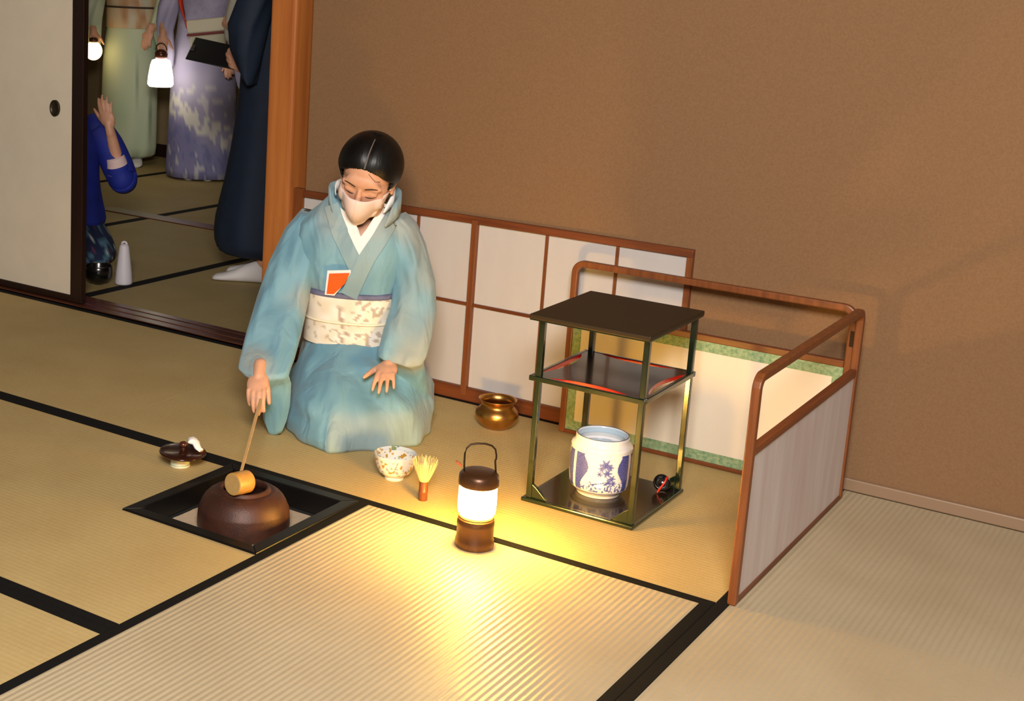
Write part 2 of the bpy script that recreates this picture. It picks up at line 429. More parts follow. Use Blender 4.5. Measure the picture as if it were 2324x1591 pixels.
# bamboo ladle
ld = thing('bamboo_ladle', 'bamboo water ladle with long thin handle resting on the kettle, held by the woman', 'ladle', (-.187, -.275, .083))
cc = Vector((-.188, -.277, .0845))
ax = Vector((-.11, -.985, .10)).normalized()
T = Matrix.Translation(cc) @ ax.to_track_quat('Z', 'Y').to_matrix().to_4x4()
MB().lathe([(0, .027), (.026, .027), (.0285, .0255), (.0290, .02), (.0295, 0), (.0292, -.027), (.0285, -.028), (.0262, -.0275), (.0258, 0), (.0255, .022), (0, .0225)], 44, M=T).build('cup', M_BAMBOO, ld, smooth=True, autos=35)
MB().lathe([(0, .0274), (.0262, .0274)], 40, M=T).build('cup_bottom', mat('dull_bamboo_node', rgb(178, 142, 84), .6, var=.15, vscale=90), ld)
p0 = Vector((-.197, -.262, .1055)); p1 = Vector((-.436, .134, .158)); p2 = p1 + (p1-p0).normalized()*.055
MB().tube([p0 - (p1-p0)*.015, p0, p0.lerp(p1, .5), p1, p2], [.0042, .0038, .0042, .0048, .005], 8, sq=(2, 1.2)).build('handle', M_BAMBOO_L, ld, bevel=.001)

# lid on its rest, with cloth
RC = (-.529, -.107)
r_ = thing('lid_rest', 'small white and green ceramic lid rest under the brown kettle lid', 'lid rest', (RC[0], RC[1], 0))
MB().lathe([(0, 0), (.026, 0), (.0285, .002), (.0275, .006), (.0262, .018), (.0275, .030), (.0285, .035), (.026, .0372), (.021, .036), (.021, .01), (0, .009)], 40, (RC[0], RC[1], 0.0)).build('body', mat('white_porcelain', rgb(228, 222, 196), .2, coat=.4), r_, smooth=True)
for z, r in ((.0075, .0277), (.0295, .0278)):
    MB().tube([(RC[0]+r*cos(a*pi/20), RC[1]+r*sin(a*pi/20), z) for a in range(40)], .0009, 6, closed=True).build('green_band', mat('green_glaze', rgb(150, 176, 132), .25), r_)
LC = Vector((-.517, -.111, .0375))
lidT = Matrix.Translation(LC) @ Matrix.Rotation(radians(3), 4, 'Y')
ldd = thing('kettle_lid', 'round dark brown kettle lid with ball knob resting on the ceramic lid rest', 'lid', LC)
MB().lathe([(0, .0), (.05, .0), (.052, .001), (.062, .003), (.0655, .0055), (.0655, .0085), (.062, .010), (.045, .0125), (.02, .0150), (0, .0155)], 64, M=lidT).build('plate', mat('dark_lid_metal', rgb(64, 34, 24), .22, metal=.5, coat=.3), ldd, smooth=True)
MB().lathe([(0, .0145), (.006, .015), (.0045, .018), (.0055, .0215), (.0105, .025), (.0125, .030), (.0105, .035), (.005, .0378), (0, .038)], 28, M=lidT).build('knob', mat('brown_knob', rgb(84, 44, 28), .2, metal=.3, coat=.4), ldd, smooth=True)
# folded cloth behind the knob
b = MB(); rng = random.Random(3); rings = []
q0 = LC + Vector((.0, .028, .026)); q1 = LC + Vector((.046, .022, .0165))
NN = 22
path = [q0 + (q1-q0)*(i/NN) + Vector((.003*sin(i*.35), .003*cos(i*.5), .009*sin(pi*i/NN) + .012*(1-i/NN)**2)) for i in range(NN+1)]
for i, p in enumerate(path):
    d = (q1-q0).normalized(); s = Vector((-d.y, d.x, 0)).normalized(); u = s.cross(d)*-1
    wd = .0130*(0.85+.2*sin(i*.28)**2)*(0.5+.5*sin(pi*min(1, (i+2)/NN)))+.003; th = .0070*(0.9+.15*cos(i*.4))*(0.5+.5*sin(pi*min(1, (i+2)/NN)))+.002
    rings.append([p + s*cos(a)*wd*(1+.12*sin(2*a+i*.25)) + u*sin(a)*th*(1+.15*sin(3*a+i*.2)) for a in [2*pi*j/18 for j in range(18)]])
b.rings(rings); cl = b.build('folded_cloth', M_WHITE, None, smooth=True)
tag(cl, 'small crumpled white linen cloth lying on the brown kettle lid', 'cloth')

# tea bowl
BC = (-.025, .214)
def blot(th, z, t0, z0, rt, rz): return ((th-t0)/rt)**2 + ((z-z0)/rz)**2
def bowl_col(co):
    th = atan2(co.y-BC[1], co.x-BC[0]); z = co.z; r = sqrt((co.x-BC[0])**2+(co.y-BC[1])**2)
    a = (th + radians(56) + pi) % (2*pi) - pi           # 0 faces the room
    inside = r < .0235 + .036*min(1, max(0, (z-.012)/.060))**.62 - .0008 and z > .012
    c = rgb(234, 226, 208)
    if inside:
        c = rgb(206, 212, 212)
        w = hnoise(co.x*60, co.y*60, z*60)
        if a < -1.9 or a > 2.3:
            n = hnoise(co.x*95+3, co.y*95, z*95)
            if n > .26: c = rgb(176, 140, 72)
            elif n < -.34: c = rgb(104, 108, 128)
            elif w > .38: c = rgb(120, 138, 96)
        return c
    n = hnoise(co.x*85, co.y*85, z*85+7); n2 = hnoise(co.x*60+9, co.y*60, z*70)
    band = ss(.016, .024, z)*(1-ss(.060, .068, z))
    if band > .5:
        if n > .27: c = rgb(190, 136, 52)
        elif n < -.42: c = rgb(160, 160, 172)
        elif n2 > .40: c = rgb(166, 176, 140)
        if abs(a*.06 - (z-.05)*.35) < .0012 and z > .03: c = rgb(178, 84, 40)
    return c
tb = thing('tea_bowl', 'white porcelain tea bowl with gold and blue flower painting beside the whisk', 'tea bowl', (BC[0], BC[1], 0))
def dense(prof, n):
    out = []
    for (r0, z0), (r1, z1) in zip(prof, prof[1:]):
        k = max(1, int(sqrt((r1-r0)**2+(z1-z0)**2)/n))
        out += [(r0+(r1-r0)*i/k, z0+(z1-z0)*i/k) for i in range(k)]
    return out + [prof[-1]]
prof = [(0, .004), (.0215, .004), (.0225, 0), (.0265, 0), (.0275, .007), (.0262, .0095), (.034, .013), (.043, .021), (.050, .034), (.0555, .052), (.0590, .073), (.0585, .0745), (.0572, .0738), (.0535, .053), (.048, .035), (.040, .022), (.028, .015), (0, .012)]
MB().lathe(dense(prof, .0013), 150, (BC[0], BC[1], 0)).build('bowl', mat('painted_porcelain', (1, 1, 1, 1), .18, attr='Col', coat=.5), tb, smooth=True, colors=bowl_col)

# tea whisk
WC = (.119, .127)
tw = thing('tea_whisk', 'upright bamboo tea whisk with flared golden tines and brown handle', 'tea whisk', (WC[0], WC[1], 0))
MB().lathe([(0, 0), (.0118, 0), (.0125, .002), (.0122, .022), (.0128, .0235), (.0128, .026), (.0120, .0275), (.0115, .048), (.0105, .0535), (0, .0535)], 32, (WC[0], WC[1], 0)).build('handle', M_BAMBOO_D, tw, smooth=True, autos=40)
MB().lathe([(.0116, .0515), (.0124, .053), (.0124, .0575), (.0116, .059)], 32, (WC[0], WC[1], 0)).build('thread_band', mat('dark_thread', rgb(70, 40, 26), .8), tw)
b = MB()
for i in range(64):
    a = 2*pi*i/64; u = Vector((cos(a), sin(a), 0)); pts = []
    for k in range(9):
        t = k/8; z = .052 + (.060 + .004*sin(i*1.9))*t; r = .0112 + .0225*t**.85 + .0015*sin(i*2.4)*t
        pts.append(Vector((WC[0], WC[1], z)) + u*r)
    b.tube(pts, [1, 1.05, 1.1, 1.1, 1.05, .95, .85, .7, .5], sq=(.0016, .0007))
for i in range(36):
    a = 2*pi*i/36; u = Vector((cos(a), sin(a), 0)); pts = []
    for k in range(6):
        t = k/5; z = .052 + .067*t; r = .009*(1-t) + .006*sin(t*pi)
        pts.append(Vector((WC[0], WC[1], z)) + u*r)
    b.tube(pts, [1, 1, 1, .9, .8, .6], sq=(.0014, .0007))
b.build('tines', M_TINE, tw)

# camping lantern ------------------------------------------------------
LA = (.373, -.052)
ln = thing('camping_lantern', 'glowing bronze coloured camping lantern with wire handle standing on the tatami', 'lantern', (LA[0], LA[1], 0))
MB().lathe([(0, 0), (.045, 0), (.0475, .002), (.048, .006), (.0475, .02), (.0455, .024), (.0455, .056), (.046, .058), (.046, .066), (.0445, .069), (.0445, .073), (.041, .076), (0, .076)], 56, (LA[0], LA[1], 0)).build('base', M_CANBROWN, ln, smooth=True, autos=35)
MB().lathe([(0, .0762), (.040, .0762), (.042, .078), (.042, .083), (.040, .0845), (0, .0845)], 48, (LA[0], LA[1], 0)).build('collar', mat('clear_amber_collar', rgb(240, 196, 110), .3), ln, smooth=True, autos=35)
M_GLOW = mat('lit_frosted_globe', (1, .9, .7, 1), .5, emit=(1.0, 0.56, 0.095, 1), estr=240.0)
gl = MB().lathe([(0, .0846), (.039, .0846), (.0445, .089), (.0465, .098), (.047, .12), (.0465, .150), (.045, .1595), (.041, .163), (0, .163)], 56, (LA[0], LA[1], 0)).build('globe', M_GLOW, ln, smooth=True, autos=60)
MB().lathe([(0, .1632), (.042, .1632), (.0485, .160), (.0495, .162), (.0495, .176), (.048, .186), (.042, .1925), (.03, .1955), (0, .1965)], 56, (LA[0], LA[1], 0)).build('cap', M_CANBROWN, ln, smooth=True, autos=40)
RV = Vector((.8147, .5783, .0435)).normalized()
pts = []
base = Vector((LA[0], LA[1], 0))
for x, z in [(-.037, .186), (-.0385, .215), (-.0385, .238), (-.035, .252), (-.026, .261), (-.010, .2645), (.010, .2645), (.026, .260), (.035, .251), (.0385, .236), (.0385, .228), (.0365, .222), (.0385, .205), (.041, .186)]:
    pts.append(base + RV*x + Vector((0, 0, z - RV.z*x)))
MB().tube(pts, .0024, 10).build('wire_handle', M_WIRE, ln, smooth=True)
pp = base + RV*-.040
MB().box((-.008, -.004, -.003), (.010, .004, .003), M=Matrix.Translation(pp + RV*-.012 + Vector((0, 0, .214))) @ Matrix.Rotation(radians(40), 4, 'Z') @ Matrix.Rotation(radians(40), 4, 'Y')).build('strap_tag', mat('orange_tag', rgb(190, 96, 48), .6), ln, bevel=.001)
# waste water pot ------------------------------------------------------
KE = (-.026, .816)
ks = thing('brass_pot', 'small round brass waste water pot with flared rim near the paper window', 'pot', (KE[0], KE[1], 0))
MB().lathe([(0, 0), (.034, 0), (.040, .002), (.050, .010), (.060, .022), (.0665, .036), (.0675, .044), (.064, .055), (.056, .064), (.0505, .069), (.049, .074), (.051, .080), (.056, .0875), (.0595, .0905), (.060, .092), (.0585, .0925), (.053, .087), (.0475, .077), (.049, .068), (.060, .052), (.062, .04), (.055, .022), (.03, .006), (0, .005)], 64, (KE[0], KE[1], 0)).build('body', M_BRASS, ks, smooth=True)

# tea shelf -------------------------------------------------------------
TX0, TX1, TY0, TY1 = .322, .640, .298, .660
ta = thing('tea_shelf', 'two-tiered dark green lacquer tea utensil shelf holding the blue and white water jar', 'shelf stand', ((TX0+TX1)/2, (TY0+TY1)/2, 0))
MB().box((TX0, TY0, 0.0013), (TX1, TY1, .0125)).build('base_board', [M_GREENLAC], ta, bevel=.003)
MB().box((TX0+.012, TY0+.012, .0126), (TX1-.012, TY1-.012, .0132)).build('base_inlay', M_SHELFLAC, ta)
MB().box((TX0-.006, TY0-.022, .508), (TX1+.008, TY1-.004, .5215)).build('top_board', M_TOPLAC, ta, bevel=.003)
MB().box((TX0-.0045, TY0-.0205, .5055), (TX1+.0065, TY1-.0055, .5079)).build('top_edge', M_GREENLAC, ta)
lx = (TX0+.018, TX1-.012); ly = (TY0+.016, TY1-.016)
for x in lx:
    for y in ly:
        b = MB(); b.box((x-.0078, y-.0078, .0126), (x+.0078, y+.0078, .5054)); b.build('leg', M_GREENLAC, ta, bevel=.002)
for x, s in ((lx[0], 1), (lx[1], -1)):
    for y in ly:
        T = Matrix.Translation((x+s*.0079, y, .0128)) @ Matrix.Rotation(radians(90), 4, 'X')
        tri = [(0, 0), (s*.045, 0), (s*.012, .030), (0, .038)]
        if s < 0: tri = tri[::-1]
        MB().prism(tri, -.006, .006, M=T).build('corner_bracket', M_GREENLAC, ta, bevel=.001)
# middle shelf: frame and board with crescent cut-outs, red cut edges
zc0, zc1 = .336, .350
mx0, mx1, my0, my1 = TX0-.006, TX1-.000, TY0+.004, TY1-.002
b = MB(); fr = .011
for a_, c_ in (((mx0, my0), (mx1, my0+fr)), ((mx0, my1-fr), (mx1, my1)), ((mx0, my0+fr), (mx0+fr, my1-fr)), ((mx1-fr, my0+fr), (mx1, my1-fr))):
    b.box((a_[0], a_[1], zc0), (c_[0], c_[1], zc1))
b.build('shelf_frame', M_GREENLAC, ta, bevel=.002)
ix0, ix1, iy0, iy1 = mx0+fr, mx1-fr, my0+fr, my1-fr
cd = .026; ins = .040
def arc_side(p, q, inward):
    p = Vector(p); q = Vector(q); n = Vector(inward); out = [p]
    L = (q-p).length; d = (q-p)/L
    for k in range(17):
        t = k/16; out.append(p + d*(ins + (L-2*ins)*t) + n*cd*(sin(pi*t)**.7))
    return out
poly = arc_side((ix0, iy0), (ix1, iy0), (0, 1)) + arc_side((ix1, iy0), (ix1, iy1), (-1, 0)) + arc_side((ix1, iy1), (ix0, iy1), (0, -1)) + arc_side((ix0, iy1), (ix0, iy0), (1, 0))
b = MB(); b.prism([(p.x, p.y) for p in poly], zc0+.002, zc1-.001)
n = len(poly); b.mi = [0, 0] + [1]*n
b.build('shelf_board', [M_SHELFLAC, M_RED], ta)
b = MB()
for p, q, inw in (((ix0, iy0), (ix1, iy0), (0, 1)), ((ix1, iy0), (ix1, iy1), (-1, 0)), ((ix1, iy1), (ix0, iy1), (0, -1)), ((ix0, iy1), (ix0, iy0), (1, 0))):
    p = Vector(p); q = Vector(q); d = (q-p).normalized(); nn = Vector(inw)
    c = [p + d*ins - nn*.0002, q - d*ins - nn*.0002, q - d*ins + nn*.0012, p + d*ins + nn*.0012]
    b.prism([(v.x, v.y) for v in c], zc0+.001, zc1-.0015)
b.build('red_edge', M_RED, ta)

# water jar ------------------------------------------------------------
JC = (.467, .474); JZ = .0133
def jar_col(co):
    th = atan2(co.y-JC[1], co.x-JC[0]); z = co.z - JZ; r = sqrt((co.x-JC[0])**2+(co.y-JC[1])**2)
    white = rgb(232, 226, 222); blue = rgb(58, 66, 140); mid = rgb(112, 118, 176)
    if r < .0655 and z > .02 and z < .168: return rgb(186, 204, 216)
    if z > .1565 and z < .1655 and r < .0712: return rgb(226, 226, 230)
    if z > .164: return rgb(90, 92, 110)
    a = (th + radians(62) + pi) % (2*pi) - pi
    seg = 2*pi/3
    s = round(a/seg); u = a - s*seg                     # three windows round the jar
    if .024 < z < .134:
        edge = .62 + .085*sin((z-.024)/.110*2*pi*1.0 + 1.2) - .10*ss(.118, .134, z) + .06*sin((z-.02)*60)
        wide = .98
        if edge < abs(u) < wide and z < .128:
            n = hnoise(u*30, z*260, s)
            return mixc(blue, mid, max(0, min(1, .25+n*.6)))
        if abs(u) <= edge:
            x = u*.08; zz = z
            # painted blossom, stems and rocks
            for (fx, fz, fr_) in ((.006, .104, .017), (.018, .098, .011), (-.004, .094, .010), (.012, .082, .013), (-.008, .078, .009), (.024, .066, .012), (.016, .056, .010), (.030, .052, .009)):
                dd = sqrt((x-fx)**2+(zz-fz)**2); an = atan2(zz-fz, x-fx)
                if dd < fr_*(.72+.28*cos(an*6)):
                    return mixc(blue, mid, ss(0, fr_*.8, dd)*.9 if hnoise(x*400, zz*400) > -.2 else 1)
            if abs(x - .02*sin(zz*40) - .004) < .0016 and zz < .09: return mid
            if abs(zz - (.048+.28*(x+.02))) < .0014 and -.03 < x < .03: return blue
            if zz < .046+.008*sin(x*150) and hnoise(x*170, zz*170, 4) > .05: return mixc(blue, mid, .4)
    if z < .022 and abs(z-.018) < .0012: return mid
    return white
wj = thing('water_jar', 'blue and white porcelain water jar on the base of the tea shelf', 'water jar', (JC[0], JC[1], JZ))
prof = [(0, .003), (.052, .003), (.053, 0), (.058, 0), (.0595, .004), (.062, .009), (.070, .016), (.077, .024), (.0805, .035), (.0825, .060), (.083, .090), (.0825, .118), (.0815, .132), (.0825, .136), (.0805, .1405), (.0745, .147), (.072, .153), (.0715, .163), (.070, .1665), (.0672, .1665), (.065, .162), (.0645, .150), (.073, .135), (.074, .06), (.06, .02), (0, .014)]
MB().lathe(dense(prof, .0016), 260, (JC[0], JC[1], JZ)).build('jar', mat('blue_white_porcelain', (1, 1, 1, 1), .12, attr='Col', coat=.6), wj, smooth=True, colors=jar_col)
MB().lathe([(0, .128), (.070, .128)], 48, (JC[0], JC[1], JZ)).build('water', mat('clear_pale_water', rgb(168, 190, 204), .05), wj)

# small dark caddy by the rear leg
DC = (.602, .608)
dk = thing('lacquer_caddy', 'small dark lacquer caddy with red trim at the rear leg of the tea shelf', 'caddy', (DC[0], DC[1], .0133))
T = Matrix.Translation((DC[0]-.004, DC[1]-.012, .0355)) @ Matrix.Rotation(radians(-50), 4, Vector((.58, -.81, 0)).cross(Vector((0, 0, 1))).normalized()) 
MB().lathe([(0, -.014), (.012, -.0135), (.020, -.008), (.0235, .002), (.0235, .010), (.022, .0115), (.020, .010), (.0195, .0), (.012, -.008), (0, -.010)], 32, M=T).build('bowl', M_BLACKLAC, dk, smooth=True)
MB().tube([(DC[0]+.014, DC[1]-.018, .062), (DC[0]+.008, DC[1]-.026, .042), (DC[0]-.002, DC[1]-.036, .022), (DC[0]-.004, DC[1]-.038, .0150)], [.0028, .003, .003, .0022], 8).build('red_trim', M_RED, dk, smooth=True)

# folding screen ---------------------------------------------------------
sc = thing('folding_screen', 'low two-panel folding screen with open railing, white and green bordered paper', 'screen', (.985, .92, 0))
SX, SY = .985, .922; HT = .545; tk = .020
M_SCRP = mat('screen_paper_outer', rgb(214, 204, 198), .8, col2=rgb(200, 182, 176), vscale=16, stretch=(1, 1, .12))
M_SCRC = mat('screen_paper_inner', rgb(226, 212, 190), .8, var=.03, vscale=6)
M_BROC = mat('green_brocade', rgb(168, 178, 132), .75, col2=rgb(92, 136, 98), vscale=85, bump=.2, bscale=400)
def arch(P0, P1, h, w, t, name, rad=.028):
    """round-cornered upside down U from P0 up and over to P1"""
    P0 = Vector(P0); P1 = Vector(P1); d = (P1-P0).normalized(); L = (P1-P0).length
    pts = [P0 + Vector((0, 0, 0)), P0 + Vector((0, 0, h*.5))]
    for k in range(9):
        a = pi/2*k/8; pts.append(P0 + d*(rad - rad*cos(a)) + Vector((0, 0, h - rad + rad*sin(a))))
    for k in range(9):
        a = pi/2*k/8; pts.append(P0 + d*(L - rad + rad*sin(a)) + Vector((0, 0, h - rad + rad*cos(a))))
    pts += [P1 + Vector((0, 0, h*.5)), P1 + Vector((0, 0, 0))]
    n = Vector((-d.y, d.x, 0)); b = MB(); rings = []
    for i, p in enumerate(pts):
        tg = (pts[min(i+1, len(pts)-1)] - pts[max(i-1, 0)]).normalized(); s = n.cross(tg)
        rings.append([p + n*a*t/2 + s*c*w/2 for a, c in ((-1, -1), (1, -1), (1, 1), (-1, 1))])
    b.rings(rings); return b.build(name, M_WOOD, sc, bevel=.0035)
# back panel along the wall, side panel towards the room
arch((.150, SY, .0013), (.968, SY, .0013), HT-.010, .020, tk, 'back_panel_frame')
arch((SX+.003, .043, .0013), (SX+.003, .912, .0013), HT-.010, .020, tk, 'side_panel_frame')
MB().box((.160, SY-.009, .371), (.958, SY+.009, .390)).build('back_middle_rail', M_WOODX, sc, bevel=.002)
MB().box((.160, SY-.009, .0014), (.958, SY+.009, .014)).build('back_bottom_rail', M_WOODX, sc, bevel=.002)
MB().box((.160, SY-.004, .014), (.958, SY+.004, .371)).build('back_paper', M_SCRC, sc)
b = MB()
for a_, c_ in (((.160, .014), (.958, .044)), ((.160, .340), (.958, .371)), ((.160, .044), (.187, .340)), ((.931, .044), (.958, .340))):
    b.box((a_[0], SY-.0052, a_[1]), (c_[0], SY-.0041, c_[1]))
b.build('brocade_border', M_BROC, sc)
MB().box((SX-.006, .053, .356), (SX+.012, .902, .375)).build('side_middle_rail', wood('brown_rail_y', rgb(140, 74, 34), rgb(104, 50, 22), .42, 1, 60), sc, bevel=.002)
MB().box((SX-.006, .053, .0014), (SX+.012, .902, .014)).build('side_bottom_rail', wood('brown_rail_y2', rgb(118, 70, 42), rgb(92, 50, 28), .5, 1, 60), sc, bevel=.002)
MB().box((SX+.000, .053, .014), (SX+.007, .902, .356)).build('side_paper', M_SCRP, sc)
b = MB()
for a_, c_ in (((.053, .014), (.902, .044)), ((.053, .325), (.902, .356)), ((.053, .044), (.080, .325)), ((.875, .044), (.902, .325))):
    b.box((SX-.0012, a_[0], a_[1]), (SX-.0001, c_[0], c_[1]))
b.build('brocade_border', M_BROC, sc)
for z in (.10, .455):
    MB().box((.966, .9105, z-.022), (.9815, .9125, z+.022)).build('hinge', mat('dark_hinge', rgb(50, 34, 24), .4, metal=.7), sc)
# ------------------------------------------------------------------ people: helpers
from mathutils.bvhtree import BVHTree
def resolve(b, voxel, iters=4, fac=.5):
    """fuse overlapping closed shapes into one continuous surface"""
    me = b.mesh('tmp')
    bm = bmesh.new(); bm.from_mesh(me); bmesh.ops.recalc_face_normals(bm, faces=bm.faces); bm.to_mesh(me); bm.free()
    o = bpy.data.objects.new('tmp', me); COL.objects.link(o)
    md = o.modifiers.new('r', 'REMESH'); md.mode = 'VOXEL'; md.voxel_size = voxel
    dg = bpy.context.evaluated_depsgraph_get(); dg.update()
    m2 = bpy.data.meshes.new_from_object(o.evaluated_get(dg))
    bpy.data.objects.remove(o); bpy.data.meshes.remove(me)
    bm = bmesh.new(); bm.from_mesh(m2)
    for _ in range(iters): bmesh.ops.smooth_vert(bm, verts=bm.verts, factor=fac, use_axis_x=True, use_axis_y=True, use_axis_z=True)
    bm.to_mesh(m2); bm.free()
    m2.polygons.foreach_set('use_smooth', [True]*len(m2.polygons))
    return m2
def put(me, name, mats, parent, colors=None, **kw):
    me.name = name
    me.materials.clear()
    for m in (mats if isinstance(mats, (list, tuple)) else [mats]): me.materials.append(m)
    if colors:
        ca = me.color_attributes.new('Col', 'FLOAT_COLOR', 'POINT'); flat = []
        for v in me.vertices: flat += list(colors(v.co))
        ca.data.foreach_set('color', flat)
    return link(me, name, parent, **kw)
def bvh_of(me): return BVHTree.FromPolygons([v.co.copy() for v in me.vertices], [tuple(p.vertices) for p in me.polygons])
def limb(b, pts, rad, n=16):
    P = [Vector(p) for p in pts]
    # smooth resample
    Q = []; Rr = []
    for i in range(len(P)-1):
        p0 = P[max(i-1, 0)]; p1 = P[i]; p2 = P[i+1]; p3 = P[min(i+2, len(P)-1)]
        for k in range(4):
            t = k/4
            Q.append(.5*((2*p1) + (p2-p0)*t + (2*p0-5*p1+4*p2-p3)*t*t + (3*p1-p0-3*p2+p3)*t**3)); Rr.append(rad[i]*(1-t)+rad[i+1]*t)
    Q.append(P[-1]); Rr.append(rad[-1])
    b.tube(Q, Rr, n)
    b.ellipsoid(Q[0], (Rr[0],)*3, n=n, m=8); b.ellipsoid(Q[-1], (Rr[-1],)*3, n=n, m=8)
def hand(b, wrist, d, nrm, side, scale=1.0, curls=((18, 28, 18),)*4, spread=(6, 1, -4, -9), thumb=((35, -10), 20), flat=1.0):
    """wrist point, d = towards the fingers, nrm = out of the back of the hand, side = towards the thumb"""
    d = Vector(d).normalized(); side = Vector(side); side = (side - d*side.dot(d)).normalized(); nrm0 = Vector(nrm)
    n = d.cross(side);  n = n if n.dot(nrm0) > 0 else -n
    s = scale; w = Vector(wrist)
    M3 = Matrix((side, d, n)).transposed()
    b.ellipsoid(w + d*.045*s - n*.001*s, (.040*s, .050*s, .0155*s), M3, 24, 14)
    b.ellipsoid(w + d*.035*s + side*.020*s - n*.007*s, (.018*s, .032*s, .014*s), M3, 18, 10)
    b.ellipsoid(w + d*.032*s - side*.022*s - n*.006*s, (.014*s, .034*s, .013*s), M3, 18, 10)
    limb(b, [w - d*.03*s, w + d*.02*s], [.0235*s*flat, .022*s], 16)
    LEN = (.068, .075, .069, .054); OFF = (.0285, .0095, -.0100, -.0280); KN = (.086, .090, .086, .077); RAD = (.0086, .0088, .0083, .0074)
    for i in range(4):
        ang = radians(spread[i]); fd = d*cos(ang) + side*sin(ang)
        k0 = w + d*KN[i]*s + side*OFF[i]*s + n*.001*s
        base = w + d*.040*s + side*OFF[i]*.75*s
        c = curls[i % len(curls)]
        pts = [base, k0]; a = 0; p = k0.copy()
        for seg, cc in zip((.45, .31, .24), c):
            a += radians(cc); dirv = fd*cos(a) - n*sin(a)
            p = p + dirv*LEN[i]*seg*s; pts.append(p.copy())
        r = RAD[i]*s
        limb(b, pts, [r*1.05, r*1.12, r*1.02, r*.95, r*.80], 12)
        b.ellipsoid(k0 + n*.003*s, (.0085*s,)*3, n=10, m=8)
    (ta, tb), tc = thumb
    t0 = w + d*.022*s + side*.022*s - n*.006*s
    td = (d*cos(radians(ta)) + side*sin(radians(ta)) - n*sin(radians(tb))).normalized()
    p1 = t0 + td*.040*s
    td2 = (td*cos(radians(tc)) + (-side*.5*sin(radians(tc)) + d*.6*sin(radians(tc)))).normalized()
    p2 = p1 + td2*.030*s; p3 = p2 + td2*.022*s
    limb(b, [t0, p1, p2, p3], [.0135*s, .0115*s, .0098*s, .0078*s], 12)
def head_shapes(b, T, k=1.0, nose=True):
    """T maps head coordinates (x across, y forward, z up) to the world"""
    def E(c, r): b.lathe([(0, -1)] + [(sin(pi*i/14), -cos(pi*i/14)) for i in range(1, 14)] + [(0, 1)], 26, M=T @ Matrix.Translation(Vector(c)*k) @ Matrix.Diagonal((r[0]*k, r[1]*k, r[2]*k, 1)))
    E((0, -.008, .040), (.072, .084, .080)); E((0, .020, -.012), (.066, .066, .080)); E((0, .034, -.055), (.050, .048, .058))
    E((0, .060, -.096), (.026, .024, .020)); E((0, -.002, -.062), (.050, .052, .042))
    for s in (-1, 1):
        E((s*.036, .052, -.022), (.030, .027, .032)); E((s*.040, .030, -.066), (.020, .034, .030))
        E((s*.031, .0700, .0105), (.0175, .0110, .0110)); E((s*.030, .0655, .028), (.028, .013, .013))
        E((s*.071, -.006, -.006), (.007, .017, .030)); E((s*.076, -.012, .006), (.006, .013, .018)); E((s*.072, .001, -.030), (.006, .008, .010))
        if nose: E((s*.0105, .086, -.030), (.0085, .011, .0075))
    E((0, .066, .036), (.048, .018, .026))
    if nose:
        for t in range(8):
            u = t/7; E((0, .081 + .020*u, .018 - .042*u), (.0068 + .0045*u, .009 + .002*u, .009))
    E((0, .084, -.056), (.021, .010, .0055)); E((0, .082, -.066), (.018, .010, .0060))
def head_matrix(c, fwd, up):
    f = Vector(fwd).normalized(); u = Vector(up); u = (u - f*u.dot(f)).normalized(); x = f.cross(u)
    return Matrix(((x.x, f.x, u.x, c[0]), (x.y, f.y, u.y, c[1]), (x.z, f.z, u.z, c[2]), (0, 0, 0, 1)))

def skin_mat(name, col, rough=.5):
    m = mat(name, col, rough, var=.08, vscale=60)
    p = m.node_tree.nodes['Principled BSDF']
    p.inputs['Subsurface Weight'].default_value = 0.12
    p.inputs['Subsurface Radius'].default_value = (.012, .005, .003)
    p.inputs['Subsurface Scale'].default_value = .6
    return m
M_SKIN = skin_mat('skin', rgb(214, 160, 128))
M_SKIN_H = skin_mat('skin_hands', rgb(214, 158, 128))
M_HAIR = mat('black_hair', rgb(15, 13, 12), .42, spec=.35, var=.5, vscale=150, stretch=(1, .15, .15), bump=.35, bscale=260)
M_BROW = mat('brow_hair', rgb(70, 46, 34), .8)
M_LASH = mat('lash_hair', rgb(30, 20, 16), .7)

# ------------------------------------------------------------------ the kneeling tea host
GF = Vector((.36967, -.92916, 0)); GS = Vector((.92916, .36967, 0)); GG = Vector((-.40, .69, 0))
def L(f, s, z): return GG + GF*f + GS*s + Vector((0, 0, z))
def Ld(f, s, z): return GF*f + GS*s + Vector((0, 0, z))
host = thing('person', 'kneeling woman in teal kimono and white face mask reaching out with a bamboo ladle', 'person', GG + Vector((0, 0, .0013)))

